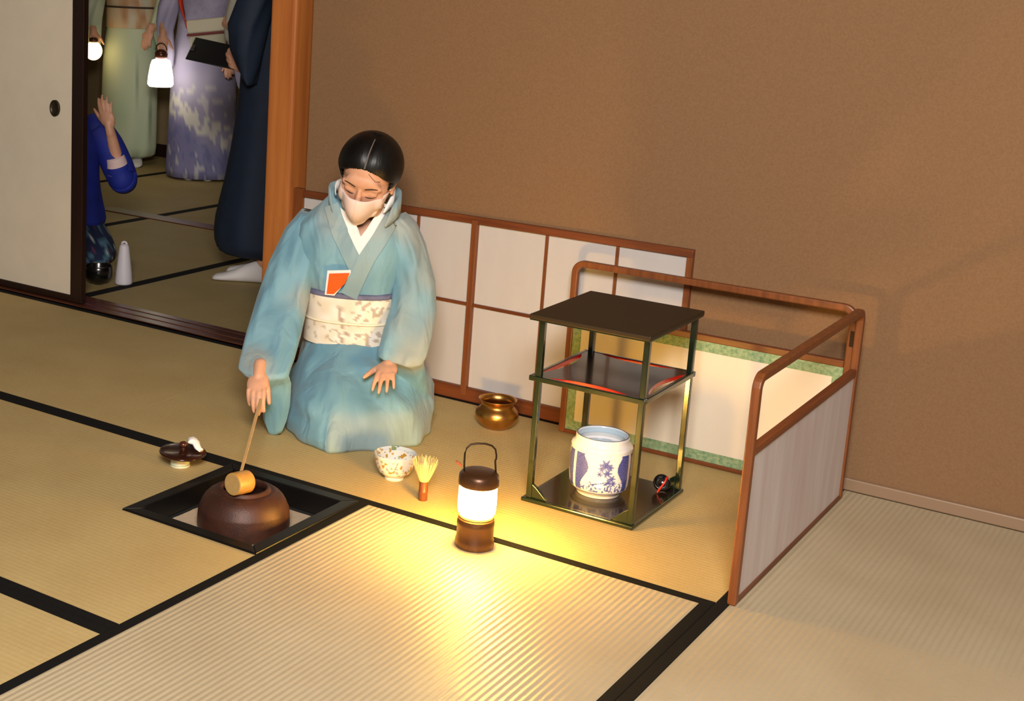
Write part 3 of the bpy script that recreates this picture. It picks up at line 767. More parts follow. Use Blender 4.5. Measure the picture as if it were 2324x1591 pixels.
def body():
    b = MB()
    # trunk, neck
    def ring(z, f, s, hw, hd, n=32): return [L(f + hd*sin(a), s + hw*cos(a), z) for a in [2*pi*j/n for j in range(n)]]
    b.rings([ring(.13, .03, -.07, .10, .08), ring(.18, .03, -.07, .125, .10), ring(.25, .05, -.07, .115, .09), ring(.33, .065, -.07, .105, .08), ring(.42, .075, -.07, .115, .083), ring(.50, .085, -.072, .128, .082),
             ring(.56, .09, -.075, .135, .072), ring(.60, .095, -.075, .115, .058), ring(.63, .105, -.07, .07, .045), ring(.65, .11, -.065, .045, .04)])
    limb(b, [L(.10, -.068, .60), L(.125, -.058, .66), L(.165, -.042, .715), L(.18, -.03, .76)], [.05, .046, .045, .048], 20)
    # thighs and folded calves
    for s in (-.115, -.01):
        limb(b, [L(.02, s-.005, .155), L(.18, s+.01, .12), L(.29, s+.02, .078)], [.070, .062, .046], 16)
        limb(b, [L(.29, s+.02, .058), L(.16, s, .05), L(-.05, s-.01, .045), L(-.14, s-.01, .03)], [.046, .046, .036, .026], 14)
    # arms
    limb(b, [L(.09, -.19, .560), L(.150, -.25, .44), L(.205, -.268, .315)], [.046, .038, .034], 16)
    limb(b, [L(.205, -.268, .315), L(.312, -.266, .252), L(.424, -.266, .217)], [.034, .028, .0215], 16)
    limb(b, [L(.09, .055, .580), L(.112, .115, .46), L(.148, .132, .335)], [.046, .036, .033], 16)
    limb(b, [L(.148, .132, .335), L(.205, .112, .292), L(.268, .090, .248)], [.033, .027, .0215], 16)
    return b
b = body()
hfwd = Ld(.835, -.115, -.54); hup = Ld(.535, .175, .83)
HC = L(.190, -.020, .778); HK = 1.08
HT_ = head_matrix(HC, hfwd, hup)
head_shapes(b, HT_, HK)
hand(b, L(.432, -.266, .218), Ld(.74, .10, -.66), Ld(.66, 0.05, .74), Ld(.0, 1, .12), .84, ((12, 22, 18), (14, 24, 18), (16, 26, 18), (20, 28, 20)), (0, 0, 1, 2), ((16, 20), 10))
hand(b, L(.272, .088, .244), Ld(.93, .02, -.36), Ld(.36, 0, .93), Ld(.12, -1, .0), .80, ((12, 16, 10), (10, 14, 10), (10, 14, 10), (14, 18, 12)), (7, 1, -6, -13), ((42, 4), 12))
bodymesh = resolve(b, .0028, 8)
put(bodymesh, 'body', M_SKIN, host)
BV = bvh_of(bodymesh)

def HW_(x, y, z): return HT_ @ (Vector((x, y, z))*HK)
def face_pt(x, z, off=.001, y0=.2):
    o = HW_(x, y0, z); dr = (HW_(x, 0, z) - o).normalized()
    h = BV.ray_cast(o, dr)
    if h[0] is None: return HW_(x, .06, z)
    return h[0] - dr*off
def face_strip(pts, wid, name, m, off=.0008):
    b = MB(); rings = []
    for i, (x, z) in enumerate(pts):
        w = wid[i]; rings.append([face_pt(x, z-w, -.001), face_pt(x, z-w*.9, off), face_pt(x, z+w*.9, off), face_pt(x, z+w, -.001)])
    b.rings(rings); return b.build(name, m, host, smooth=True)
for s in (-1, 1):
    face_strip([(s*(.0135+.034*t), .0300 + .0075*sin(t*2.0) - .004*t) for t in [i/8 for i in range(9)]], [.0022, .0028, .0029, .0028, .0026, .0023, .0019, .0014, .0008], 'eyebrow', M_BROW)
    face_strip([(s*(.0165+.029*t), .0040 - .0040*sin(pi*t) + .0015*t) for t in [i/8 for i in range(9)]], [.0006, .0012, .0015, .0017, .0018, .0018, .0017, .0015, .0010], 'eyelash', M_LASH)

# hair: shell over the skull, cut away at the face; with bun, ears stay free
def hair_shell():
    b = MB(); n, m = 176, 104; V = {}; rx, ry, rz = .0900, .0955, .0905; c0 = Vector((0, -.013, .036))
    idx = {}
    def keep(p):
        x, y, z = p
        if z < -.080: return False
        line = .0800 - 7.0*x*x - .30*max(0, abs(x)-.045)
        if y > .030 and z < line: return False
        if y > .004 and z < -.002: return False
        if y > -.016 and z < -.020: return False
        if y > -.030 - .2*max(0, -z-.02) and z < -.034: return False
        return True
    pts = []
    for i in range(m+1):
        row = []
        for j in range(n):
            ph = pi*i/m; th = 2*pi*j/n
            p = Vector((rx*sin(ph)*cos(th), ry*sin(ph)*sin(th), rz*cos(ph)))
            # smooth pulled-back volume, flatter on top of the parting
            p.z *= 1.0 - .05*exp(-(p.x/.012)**2)*(p.y > -.03)
            p = p + c0
            ln0 = .0800 - 7.0*p.x*p.x - .30*max(0, abs(p.x)-.045)
            e = ss(-.014, .034, p.z - ln0); wy = ss(-.035, .045, p.y); e = e*wy + 1 - wy
            k_ = .945 + .055*e
            p = c0 + (p - c0)*k_
            if p.z < .0: p.x *= 1 - .25*min(1, -p.z/.09); 
            row.append(p)
        pts.append(row)
    for i in range(m):
        for j in range(n):
            q = [pts[i][j], pts[i][(j+1) % n], pts[i+1][(j+1) % n], pts[i+1][j]]
            if all(keep(p) for p in q):
                f = []
                for a, bb in ((i, j), (i, (j+1) % n), (i+1, (j+1) % n), (i+1, j)):
                    if (a, bb) not in idx: idx[(a, bb)] = b.addv([HT_ @ (pts[a][bb]*HK)])
                    f.append(idx[(a, bb)])
                if len(set(f)) == 4: b.f.append(f); b.mi.append(0)
    return b
hs = hair_shell()
hair = hs.build('hair', M_HAIR, host, smooth=True)
sd = hair.modifiers.new('solid', 'SOLIDIFY'); sd.thickness = .008; sd.offset = -1
bb_ = MB(); bb_.ellipsoid((0, 0, 0), (1, 1, 1), n=28, m=16)
bun = MB(); bun.lathe([(0, -1)] + [(sin(pi*i/14), -cos(pi*i/14)) for i in range(1, 14)] + [(0, 1)], 28, M=HT_ @ Matrix.Translation(Vector((0, -.112, .000))*HK) @ Matrix.Diagonal((.046, .030, .042, 1)))
bun.build('hair_bun', M_HAIR, host, smooth=True)
HV = bvh_of(hair.data)
b = MB(); rings = []
for i in range(20):
    t = i/19; yy = .080 - .105*t
    o = HW_(.0004*sin(i*1.7), yy*1.0, .30); dr = (HW_(0, yy*.75, .05) - o).normalized()
    h = HV.ray_cast(o, dr)
    if h[0] is None: continue
    w = .0019*(1-.35*t); p = h[0] - dr*.0012
    ex = (HW_(1, 0, 0) - HW_(0, 0, 0)).normalized()
    rings.append([p - ex*w, p + ex*w, p + ex*w*.9 + dr*.004, p - ex*w*.9 + dr*.004])
b.rings(rings); b.build('hair_parting', mat('scalp', rgb(112, 98, 90), .7), host, smooth=True)
for pth in ([(-.014, .083, .074), (-.026, .082, .062), (-.036, .077, .053), (-.046, .070, .047)],):
    P = []
    for (x, y, z) in pth: P.append(face_pt(x, z, .0012))
    MB().tube(P, [.0007]*len(P), 6).build('hair_strand', M_HAIR, host)

# face mask
def mask_mesh():
    b = MB(); nu, nv = 28, 16; G_ = []
    for j in range(nv+1):
        v = j/nv; row = []
        hwid = .0705 - .036*v**1.4
        zc = .006 - .128*v
        ym = .1040 + .0170*sin(pi*min(1, v*1.2+.02))**.8 - .030*v**2.4
        for i in range(nu+1):
            u = -1 + 2*i/nu
            x = hwid*u
            y = ym - (ym-.024-.016*v)*abs(u)**2.3
            z = zc - .012*abs(u)**1.4*(1-v) + .026*abs(u)*v
            if abs(x) < .064:
                hp = HT_.inverted() @ face_pt(x, z, .0)
                y = max(y, hp.y/HK + .0035)
            row.append(b.addv([HW_(x, y, z)]))
        G_.append(row)
    for j in range(nv):
        for i in range(nu): b.f.append([G_[j][i], G_[j][i+1], G_[j+1][i+1], G_[j+1][i]]); b.mi.append(0)
    return b
mk = mask_mesh().build('face_mask', mat('pale_pink_mask', rgb(232, 204, 190), .75), host, smooth=True, solid=.0016)
MB().tube([HW_(0, .1040 + .0170*sin(pi*min(1, v*1.2+.02))**.8 - .030*v**2.4 + .0010, .006 - .128*v) for v in [i/16 for i in range(17)]], .0006, 6).build('mask_seam', mat('mask_seam', rgb(226, 196, 182), .8), mk)
for s in (-1, 1):
    MB().tube([HW_(s*.0690, .024, -.004), HW_(s*.074, .012, .000), HW_(s*.080, -.006, .010), HW_(s*.080, -.020, .0)], .0011, 6).build('ear_loop', M_WHITE, mk, smooth=True)

# kimono -----------------------------------------------------------------
TEAL = rgb(122, 164, 178); TEAL_D = rgb(90, 136, 158); GREY = rgb(160, 164, 154)
def kim_col(co):
    q = co - GG; f = q.dot(GF); s = q.dot(GS); z = q.z
    n = hnoise(f*5+2, s*5, z*4); n2 = hnoise(f*11, s*11+5, z*8+3)
    c = mixc(TEAL, TEAL_D, max(0, min(1, .35 + .8*n2)))
    return mixc(c, GREY, .8*ss(.12, .5, n + .25*n2))
M_KIM = mat('teal_silk', (1, 1, 1, 1), .62, attr='Col', sheen=.15, spec=.35)
_t = NT(M_KIM); _tc = _t.add('ShaderNodeTexCoord'); _mp = _t.add('ShaderNodeMapping'); _mp.inputs['Scale'].default_value = (1, 1, .38); _mp.inputs['Rotation'].default_value = (.25, .3, 0)
_t.link(_tc.outputs['Object'], _mp.inputs['Vector'])
_n = _t.add('ShaderNodeTexNoise'); _n.inputs['Scale'].default_value = 11; _n.inputs['Detail'].default_value = 2.5; _n.inputs['Distortion'].default_value = .8
_t.link(_mp.outputs['Vector'], _n.inputs['Vector'])
_bp = _t.add('ShaderNodeBump'); _bp.inputs['Strength'].default_value = .55; _bp.inputs['Distance'].default_value = .03
_t.link(_n.outputs['Fac'], _bp.inputs['Height']); _t.link(_bp.outputs['Normal'], _t.n['Principled BSDF'].inputs['Normal'])
TR = [(.20, .045, -.07, .150, .118), (.25, .06, -.07, .140, .113), (.32, .075, -.07, .133, .106), (.40, .085, -.07, .133, .106), (.47, .095, -.07, .148, .110), (.53, .10, -.073, .163, .108),
      (.58, .104, -.078, .170, .098), (.615, .108, -.078, .160, .088), (.645, .113, -.076, .135, .078), (.675, .118, -.072, .106, .068), (.705, .122, -.066, .084, .062), (.725, .124, -.064, .074, .058)]
def torso_ring(z, f, s, hw, hd, n=72, grow=0.0):
    out = []
    for j in range(n):
        a = 2*pi*j/n; ca, sa = cos(a), sin(a); e = .82
        out.append(L(f + (hd+grow)*abs(sa)**e*(1 if sa > 0 else -1), s + (hw+grow)*abs(ca)**e*(1 if ca > 0 else -1), z))
    return out
b = MB(); rr = []
for z, f, s, hw, hd in TR:
    r = torso_ring(z, f, s, hw, hd)
    for j, p in enumerate(r):
        q = p - GG; a = 2*pi*j/72
        ff = q.dot(GF); sfac = q.dot(GS)
        if sin(a) > 0: r[j] = p = p - Vector((0, 0, .085*sin(a)**2*ss(.60, .71, z)))
        d = .0035*sin(11*a + 9*z) * ss(.40, .47, z) * (1-ss(.62, .70, z))
        r[j] = p + (p - L(f, s, z)).normalized()*d
    rr.append(r)
inner = torso_ring(.70, .125, -.064, .066, .050); inner2 = torso_ring(.64, .122, -.064, .058, .045)
b.rings(rr + [inner, inner2], cap0=True, cap1=False)
def in_tri(p, a, c, d):
    sg = lambda u, v, w: (u[0]-w[0])*(v[1]-w[1]) - (v[0]-w[0])*(u[1]-w[1])
    x, y, z = sg(p, a, c), sg(p, c, d), sg(p, d, a)
    return (x > 0 and y > 0 and z > 0) or (x < 0 and y < 0 and z < 0)
keepf = []
for f_ in b.f:
    q = sum((b.v[i] for i in f_), Vector())/len(f_) - GG
    keepf.append(not (len(f_) == 4 and q.dot(GF) > .12 and in_tri((q.dot(GS), q.z), (-.100, .70), (.040, .71), (-.028, .568))))
b.f = [f_ for f_, k_ in zip(b.f, keepf) if k_]; b.mi = [0]*len(b.f)
# sleeves
RSL = [(.085, -.245, -.120, .640, .060), (.085, -.266, -.165, .613, .068), (.100, -.288, -.180, .583, .070), (.150, -.322, -.180, .484, .064), (.200, -.342, -.182, .384, .062), (.295, -.346, -.180, .292, .068), (.365, -.342, -.180, .238, .064),
       (.400, -.338, -.182, .216, .054), (.412, -.322, -.182, .204, .040), (.376, -.275, -.182, .172, .024), (.358, -.272, -.187, .096, .018), (.350, -.270, -.198, .045, .013), (.343, -.255, -.213, .006, .006)]
LSL = [(.095, -.010, .085, .655, .058), (.095, .020, .116, .630, .064), (.100, .050, .150, .565, .066), (.115, .062, .188, .459, .062), (.150, .064, .202, .384, .060), (.205, .054, .203, .318, .056), (.250, .050, .197, .268, .048),
       (.262, .052, .190, .250, .040), (.240, .098, .188, .232, .028), (.188, .108, .193, .160, .020), (.138, .138, .198, .092, .015), (.110, .160, .198, .050, .009)]
def sleeve(SL, seed, cuff_dir):
    rings = []; n = 48; R2 = []
    # densify
    for (a, c) in zip(SL, SL[1:]):
        for k in range(4):
            t = k/4; R2.append(tuple(a[i]*(1-t)+c[i]*t for i in range(5)))
    R2.append(SL[-1])
    for f, s0, s1, z, th in R2:
        r = []
        for j in range(n):
            a = 2*pi*j/n; hw = (s1-s0)/2; sc_ = (s0+s1)/2
            fold = 1 + (.15*sin(5*a + z*22 + seed) + .16*hnoise(a*2.2, z*9, seed) + .10*sin(8*a - z*34 + seed*2 + 2*hnoise(z*7, seed)))*(1-abs(cos(a))**4)
            fold = max(fold, .95)
            ca = cos(a); sa = sin(a)
            r.append(L(f + th*sa*fold*.85, sc_ + hw*abs(ca)**.8*(1 if ca > 0 else -1), z + .006*sin(a*2+seed)))
        rings.append(r)
    return rings
b.rings(sleeve(RSL, 1.0, 1)); b.rings(sleeve(LSL, 2.6, 1))
kim = b.build('kimono_upper', M_KIM, host, smooth=True, colors=kim_col)
tv = MB(); tv.rings(rr)
TV = BVHTree.FromPolygons([v.copy() for v in tv.v], tv.f)
# skirt over folded legs
PL = [(.300, -.205), (.317, -.191), (.392, -.131), (.443, -.060), (.394, .015), (.342, .111), (.27, .183), (.12, .190), (-.08, .182), (-.20, .12), (-.235, -.06), (-.21, -.20), (-.06, -.262), (.15, -.245)]
c0 = (.06, -.06)
def poly_r(ang):
    # ray from c0
    dx, dy = cos(ang), sin(ang); best = .2
    for (p, q) in zip(PL, PL[1:]+PL[:1]):
        x1, y1 = p[0]-c0[0], p[1]-c0[1]; x2, y2 = q[0]-c0[0], q[1]-c0[1]
        den = dx*(y2-y1) - dy*(x2-x1)
        if abs(den) < 1e-9: continue
        t = (x1*(y2-y1) - y1*(x2-x1))/den; u = (x1*dy - y1*dx)/den
        if t > 0 and -1e-6 <= u <= 1+1e-6: best = t
    return best
N = 180; RAW = [poly_r(2*pi*j/N) for j in range(N)]
def smoothed(R, k):
    for _ in range(k): R = [(R[j-1]+2*R[j]+R[(j+1) % N])/4 for j in range(N)]
    return R
R0 = smoothed(RAW, 3); R1 = smoothed(RAW, 22)
LEV = [(.0016, 0.0), (.012, -.02), (.03, -.025), (.055, -.015), (.08, .02), (.10, .06), (.12, .115), (.14, .19), (.16, .29), (.18, .41), (.20, .55), (.215, .66), (.23, .78), (.245, .90), (.262, 1.0)]
rings = []; angE = atan2(-.056-c0[1], .43-c0[0])
for z, t in LEV:
    r = []
    for j in range(N):
        a = 2*pi*j/N; m = ss(0, .12, z)
        rp = R0[j]*(1-m) + R1[j]*m
        hw, hd = .150, .122
        re = 1/sqrt((cos(a)/hd)**2 + (sin(a)/hw)**2)
        rad = rp*(1-t) + re*t
        da = (a - angE + pi) % (2*pi) - pi
        lay = .016*ss(0, .010, da)*(1-ss(1.2, 1.5, da))*(1-ss(.105, .15, z))
        fold = (.0075*sin(a*7 - z*30 + 1.0 + 2*hnoise(a*2, z*8)) + .006*sin(a*13 + z*44 + 2*hnoise(a*3, z*10, 2)))*ss(.02, .09, z)*(1-t*.7) + .005*sin(a*17)*(1-ss(.0, .05, z))
        if da < 0 and da > -1.0: fold += .006*sin(z*75 + a*3)*ss(.01, .04, z)*(1-ss(.10, .16, z))
        rad += lay + fold
        pf = c0[0] + rad*cos(a); ps = c0[1] + rad*sin(a)
        zz = z + .006*sin(44*(pf*.9 - ps*.75) + 2.5*hnoise(pf*6, ps*6))*ss(.09, .13, z)*(1-ss(.205, .25, z))
        r.append(L(pf, ps, zz))
    rings.append(r)
b = MB(); b.rings(rings)
def skirt_col(co):
    c = kim_col(co); q = co - GG
    a = atan2(q.dot(GS)-c0[1], q.dot(GF)-c0[0]); da = (a - angE + pi) % (2*pi) - pi
    if 0.0 < da < 1.4 and q.z < .13: c = mixc(c, GREY, .45*(1-ss(.09, .13, q.z)))
    else: c = mixc(c, TEAL_D, .35)
    return c
b.build('kimono_skirt', M_KIM, host, smooth=True, colors=skirt_col)

# white inner collar and kimono collar bands lie on the chest
def chest(s, z, off):
    o = L(.6, s, z); h = TV.ray_cast(o, -GF)
    return (h[0] + GF*off) if h[0] is not None else L(.16+off, s, z)
def band(pts, w0, name, m, off, th=.003, n=26, colors=None, par=host):
    """flat band along (s, z) points on the chest; widths to the outer side"""
    b = MB(); rings = []; m_ = len(pts)
    for i in range(n+1):
        t = i/n*(m_-1); k = min(int(t), m_-2); u = t-k
        s = pts[k][0]*(1-u)+pts[k+1][0]*u; z = pts[k][1]*(1-u)+pts[k+1][1]*u
        ds = pts[k+1][0]-pts[k][0]; dz = pts[k+1][1]-pts[k][1]; ln_ = sqrt(ds*ds+dz*dz)
        ns, nz = -dz/ln_, ds/ln_
        ww = w0[0]*(1-i/n) + w0[1]*i/n
        ring = []
        for q in range(7):
            v = q/6; ring.append(chest(s + ns*ww*v, z + nz*ww*v, off))
        back = [p - GF*th for p in ring[::-1]]
        rings.append(ring + back)
    b.rings(rings); return b.build(name, m, par, smooth=True, colors=colors, autos=50)
M_WCOL = mat('white_inner_collar', rgb(240, 234, 228), .8)
band([(-.118, .722), (-.100, .668), (-.070, .610), (-.030, .546), (-.022, .530)], (.026, .030), 'inner_collar', M_WCOL, .006)
band([(-.034, .540), (.004, .606), (.026, .655), (.040, .695)], (.028, .020), 'inner_collar', M_WCOL, .0065)
def smooth_path(P, k=6):
    P = [Vector(p) for p in P]; Q = []
    for i in range(len(P)-1):
        p0 = P[max(i-1, 0)]; p1 = P[i]; p2 = P[i+1]; p3 = P[min(i+2, len(P)-1)]
        for q in range(k):
            t = q/k; Q.append(.5*((2*p1) + (p2-p0)*t + (2*p0-5*p1+4*p2-p3)*t*t + (3*p1-p0-3*p2+p3)*t**3))
    return Q + [P[-1]]
WR = [(.178, .030, .672), (.160, .042, .694), (.13, .050, .712), (.095, .036, .730), (.068, -.005, .740), (.062, -.045, .742), (.074, -.092, .740), (.105, -.122, .736), (.140, -.128, .726), (.166, -.120, .712)]
MB().tube(smooth_path([L(*p) for p in WR]), [min(1, .12+.09*min(i, 6*(len(WR)-1)-i)) for i in range(1+6*(len(WR)-1))], sq=(.005, .034)).build('inner_collar', M_WCOL, host, smooth=True)
def ccol(co): return mixc(kim_col(co), GREY, .35)
band([(-.112, .692), (-.100, .668), (-.070, .610), (-.030, .546), (-.006, .505)], (-.046, -.050), 'kimono_collar', M_KIM, .0085, .004, colors=ccol)
band([(.032, .664), (.026, .655), (.004, .606), (-.030, .546), (-.058, .480), (-.080, .424)], (.046, .050), 'kimono_collar', M_KIM, .0115, .004, colors=ccol)
KR = [(.196, .040, .634), (.178, .056, .662), (.155, .066, .686), (.12, .068, .700), (.085, .050, .714), (.055, -.002, .722), (.048, -.045, .724), (.060, -.100, .722), (.095, -.140, .720), (.135, -.146, .712), (.162, -.138, .694), (.184, -.124, .664)]
MB().tube(smooth_path([L(*p) for p in KR]), [min(1, .12+.09*min(i, 6*(len(KR)-1)-i)) for i in range(1+6*(len(KR)-1))], sq=(.007, .046)).build('kimono_collar', M_KIM, host, smooth=True, colors=ccol)

# obi, scarf and cord
def obi_col(co):
    q = co - GG; a = atan2(q.dot(GF)-.078, q.dot(GS)+.07); u = a*.13; z = q.z
    c = rgb(226, 214, 194); brown = rgb(142, 118, 96); pale = rgb(238, 232, 222)
    n = hnoise(u*24, z*30, 2.0); n2 = hnoise(u*60, z*60, 5.0)
    c = mixc(c, pale, max(0, min(1, .5+n)))
    x = u - .225                                              # pattern drifts round the front
    for cx, cz, h, w in ((-.005, .352, .022, .006), (-.012, .326, .016, .009)):
        if abs(x-cx) < w*(1-abs(z-cz)/h*.6) and abs(z-cz) < h: return mixc(brown, c, .25)
    if abs((x+.020) - (z-.285)*-.55) < .0055 and .246 < z < .302: return mixc(brown, c, .2)
    if abs(sqrt((x-.016)**2+(z-.283)**2)-.020) < .003 and n2 > -.3: return mixc(brown, c, .45)
    if (x < -.035 and n2 > .12 and n > -.1): return mixc(brown, c, .35)
    if (n2 > .36): return mixc(brown, c, .6)
    return c
OB = [(.248, .0605), (.27, .066), (.32, .0755), (.37, .082), (.404, .0862)]
def obi_ring(z, grow, n=150):
    import bisect
    for (a, c) in zip(TR, TR[1:]):
        if a[0] <= z <= c[0]:
            t = (z-a[0])/(c[0]-a[0]); p = [a[i]*(1-t)+c[i]*t for i in range(5)]; break
    return torso_ring(z, p[1], p[2], p[3], p[4], n, grow)
b = MB(); rs = [obi_ring(.248, .0055)]
for i in range(41): rs.append(obi_ring(.248+.156*i/40, .0105))
rs.append(obi_ring(.404, .0045))
b.rings(rs, cap0=False, cap1=False); obi = b.build('obi', mat('obi_brocade', (1, 1, 1, 1), .5, attr='Col', bump=.2, bscale=700), host, smooth=True, colors=obi_col, autos=50)
def around(z, grow, n=90):
    return obi_ring(z, grow, n)
pts = [p + Vector((0, 0, .006*sin(j*.35)*0)) for j, p in enumerate(around(.326, .0125))]
MB().tube(pts, .0038, 10, closed=True).build('obi_cord', mat('cream_cord', rgb(238, 226, 198), .7, bump=.4, bscale=500), obi, smooth=True)
pts = around(.410, .002)
MB().tube(pts, 1.0, closed=True, sq=(.020, .022)).build('obi_scarf', mat('grey_violet_scarf', rgb(112, 112, 138), .7, var=.35, vscale=40, bump=.4, bscale=120), obi, smooth=True, sub=1)
b = MB(); b.box((-.12, -.06, .255), (.10, .02, .40), M=Matrix(((GS.x, GF.x, 0, GG.x-.02*GS.x-.075*GF.x), (GS.y, GF.y, 0, GG.y-.02*GS.y-.075*GF.y), (0, 0, 1, 0), (0, 0, 0, 1))))
b.build('obi_knot', mat('obi_back', rgb(222, 210, 190), .6, var=.2, vscale=30), obi, bevel=.02, seg=4)
# orange silk cloth and paper tucked into the kimono front
b = MB(); pts = [(-.128, .416), (-.122, .492), (-.052, .502), (-.046, .492), (-.088, .418)]
def slab(pts, off, th, name, m, parent=None, sm=False):
    b = MB(); n = len(pts)
    cs = sum(p[0] for p in pts)/n; cz = sum(p[1] for p in pts)/n
    fr = [chest(s, z, off) for s, z in pts]; bk_ = [p - GF*th for p in fr]
    k = b.addv(fr + bk_); b.f.append([k+i for i in range(n)]); b.f.append([k+n+i for i in range(n)][::-1]); b.mi += [0, 0]
    for i in range(n):
        j = (i+1) % n; b.f.append([k+i, k+j, k+n+j, k+n+i]); b.mi.append(0)
    return b.build(name, m, parent, bevel=.0006)
fk = thing('folded_silk_cloth', 'orange silk cloth with white paper edge tucked into the front of the teal kimono', 'cloth', L(.2, -.09, .45))
slab([(-.131, .413), (-.123, .4915), (-.050, .5015), (-.050, .492), (-.070, .455), (-.100, .414)], .0215, .003, 'paper', M_WHITE, fk)
slab([(-.124, .418), (-.1165, .4830), (-.0525, .4925), (-.066, .458), (-.101, .420)], .0250, .0028, 'silk', mat('orange_silk', rgb(240, 92, 18), .55), fk)
# ------------------------------------------------------------------ people and things in the far room
def frame(G, F):
    G = Vector((G[0], G[1], 0)); F = Vector((F[0], F[1], 0)).normalized(); S = Vector((-F.y, F.x, 0))
    return (lambda f, s, z: G + F*f + S*s + Vector((0, 0, z))), (lambda f, s, z: F*f + S*s + Vector((0, 0, z)))
def ering(Lf, z, f, s, hw, hd, n=48, folds=0.0, k=9, ph=0.0):
    return [Lf(f + hd*sin(a)*(1 + folds*sin(k*a+ph+z*6)), s + hw*cos(a)*(1 + folds*.6*sin(k*a+ph)), z) for a in [2*pi*j/n for j in range(n)]]
def stand_body(Lf, Dv, H, arms, m, parent, hands=True, feet=None, head=True, look=(1, 0, -.1)):
    k = H/1.6; b = MB()
    b.rings([ering(Lf, z*k, f, 0, hw*k, hd*k, 24) for z, f, hw, hd in ((.74, 0, .13, .10), (.85, 0, .155, .115), (.95, 0, .135, .10), (1.05, .005, .12, .088), (1.16, .01, .135, .09), (1.26, .0, .155, .085), (1.32, -.005, .13, .065), (1.355, -.005, .06, .05))])
    limb(b, [Lf(-.01, 0, 1.32*k), Lf(.005, 0, 1.40*k), Lf(.015, 0, 1.44*k)], [.05*k, .046*k, .048*k], 14)
    for s in (-1, 1):
        limb(b, [Lf(0, s*.085*k, .82*k), Lf(.005, s*.075*k, .45*k), Lf(-.01, s*.07*k, .09*k)], [.080*k, .052*k, .036*k], 14)
    for sh, el, wr, d, n, sd, cur, sc_ in arms:
        limb(b, [Lf(*sh), Lf(*el)], [.045*k, .036*k], 12); limb(b, [Lf(*el), Lf(*wr)], [.036*k, .024*k], 12)
        hand(b, Lf(*wr), Dv(*d), Dv(*n), Dv(*sd), sc_, cur, (3, 1, -2, -5), ((40, 12), 20))
    if head:
        head_shapes(b, head_matrix(Lf(.02, 0, 1.50*k), Dv(*look), Vector((0, 0, 1))), 1.0*k)
    me = resolve(b, .0055, 3)
    put(me, 'body', m, parent)
    if head:
        T = head_matrix(Lf(.02, 0, 1.50*k), Dv(*look), Vector((0, 0, 1)))
        h = MB(); h.ellipsoid((0, 0, 0), (1, 1, 1), n=28, m=16)
        hb = MB(); n_, m_ = 40, 24; ids = {}
        P = [[Vector((.088*sin(pi*i/m_)*cos(2*pi*j/n_), -.012 + .100*sin(pi*i/m_)*sin(2*pi*j/n_), .042 + .096*cos(pi*i/m_))) for j in range(n_)] for i in range(m_+1)]
        ok = lambda p: p.z > -.06 and not (p.y > .02 and p.z < .075) and not (p.y > -.02 and p.z < .0)
        for i in range(m_):
            for j in range(n_):
                q = ((i, j), (i, (j+1) % n_), (i+1, (j+1) % n_), (i+1, j))
                if all(ok(P[a][c]) for a, c in q):
                    f = []
                    for a, c in q:
                        if (a, c) not in ids: ids[(a, c)] = hb.addv([T @ (P[a][c]*k)])
                        f.append(ids[(a, c)])
                    if len(set(f)) == 4: hb.f.append(f); hb.mi.append(0)
        hb.build('hair', M_HAIR, parent, smooth=True, solid=.006)
def sleeve_bg(Lf, rows, m, name, parent, colors=None):
    b = MB(); rr_ = []
    R2 = []
    for a, c in zip(rows, rows[1:]):
        for k in range(3):
            t = k/3; R2.append(tuple(a[i]*(1-t)+c[i]*t for i in range(5)))
    R2.append(rows[-1])
    for f, s0, s1, z, th in R2:
        rr_.append([Lf(f + th*sin(a)*(1+.15*sin(5*a+z*14)), (s0+s1)/2 + (s1-s0)/2*cos(a), z) for a in [2*pi*j/32 for j in range(32)]])
    b.rings(rr_); return b.build(name, m, parent, smooth=True, colors=colors)
def tabi(Lf, f, s, parent, L_=.235, yaw=0.0):
    b = MB(); rr_ = []
    for t, w, h0 in ((0, .018, .05), (.08, .030, .085), (.22, .034, .10), (.40, .033, .082), (.60, .040, .055), (.80, .043, .036), (.94, .036, .028), (1.0, .018, .018)):
        x = -.07 + L_*t
        ring = []
        for j in range(16):
            a = 2*pi*j/16; yy = w*cos(a); zz = max(.0016, h0/2 + h0/2*sin(a))
            ring.append(Lf(f + x*cos(yaw) - yy*sin(yaw), s + x*sin(yaw) + yy*cos(yaw), zz))
        rr_.append(ring)
    b.rings(rr_); b.build('tabi_sock', mat('white_cotton', rgb(214, 208, 206), .85), parent, smooth=True)
CUR = ((25, 40, 30), (25, 42, 30), (28, 45, 30), (30, 45, 30))
REL = ((12, 20, 12), (14, 22, 14), (16, 24, 14), (20, 26, 16))

# woman in pale green ------------------------------------------------------
gL, gD = frame((-4.66, 4.20), (.62, -.78))
gp = thing('person', 'standing woman in pale green kimono holding a round glowing lamp', 'person', gL(0, 0, .0013))
stand_body(gL, gD, 1.57, [((0, -.17, 1.24), (.06, -.27, 1.02), (.17, -.235, .90), (.4, .1, -.9), (.9, 0, .4), (0, 1, 0), CUR, .9), ((0, .17, 1.24), (.05, .25, 1.02), (.13, .135, .92), (.15, -.25, -.95), (.9, .2, .2), (-.2, -1, -.2), REL, .9)], M_SKIN_H, gp)
GRN = rgb(178, 192, 160)
def gcol(co):
    n = hnoise(co.x*9, co.y*9, co.z*7); n2 = hnoise(co.x*22+4, co.y*22, co.z*18)
    c = mixc(GRN, rgb(196, 204, 176), .5+n)
    if n2 > .46 and co.z < .7: c = mixc(c, rgb(112, 126, 104), .7)
    return c
M_GRN = mat('pale_green_silk', (1, 1, 1, 1), .7, attr='Col')
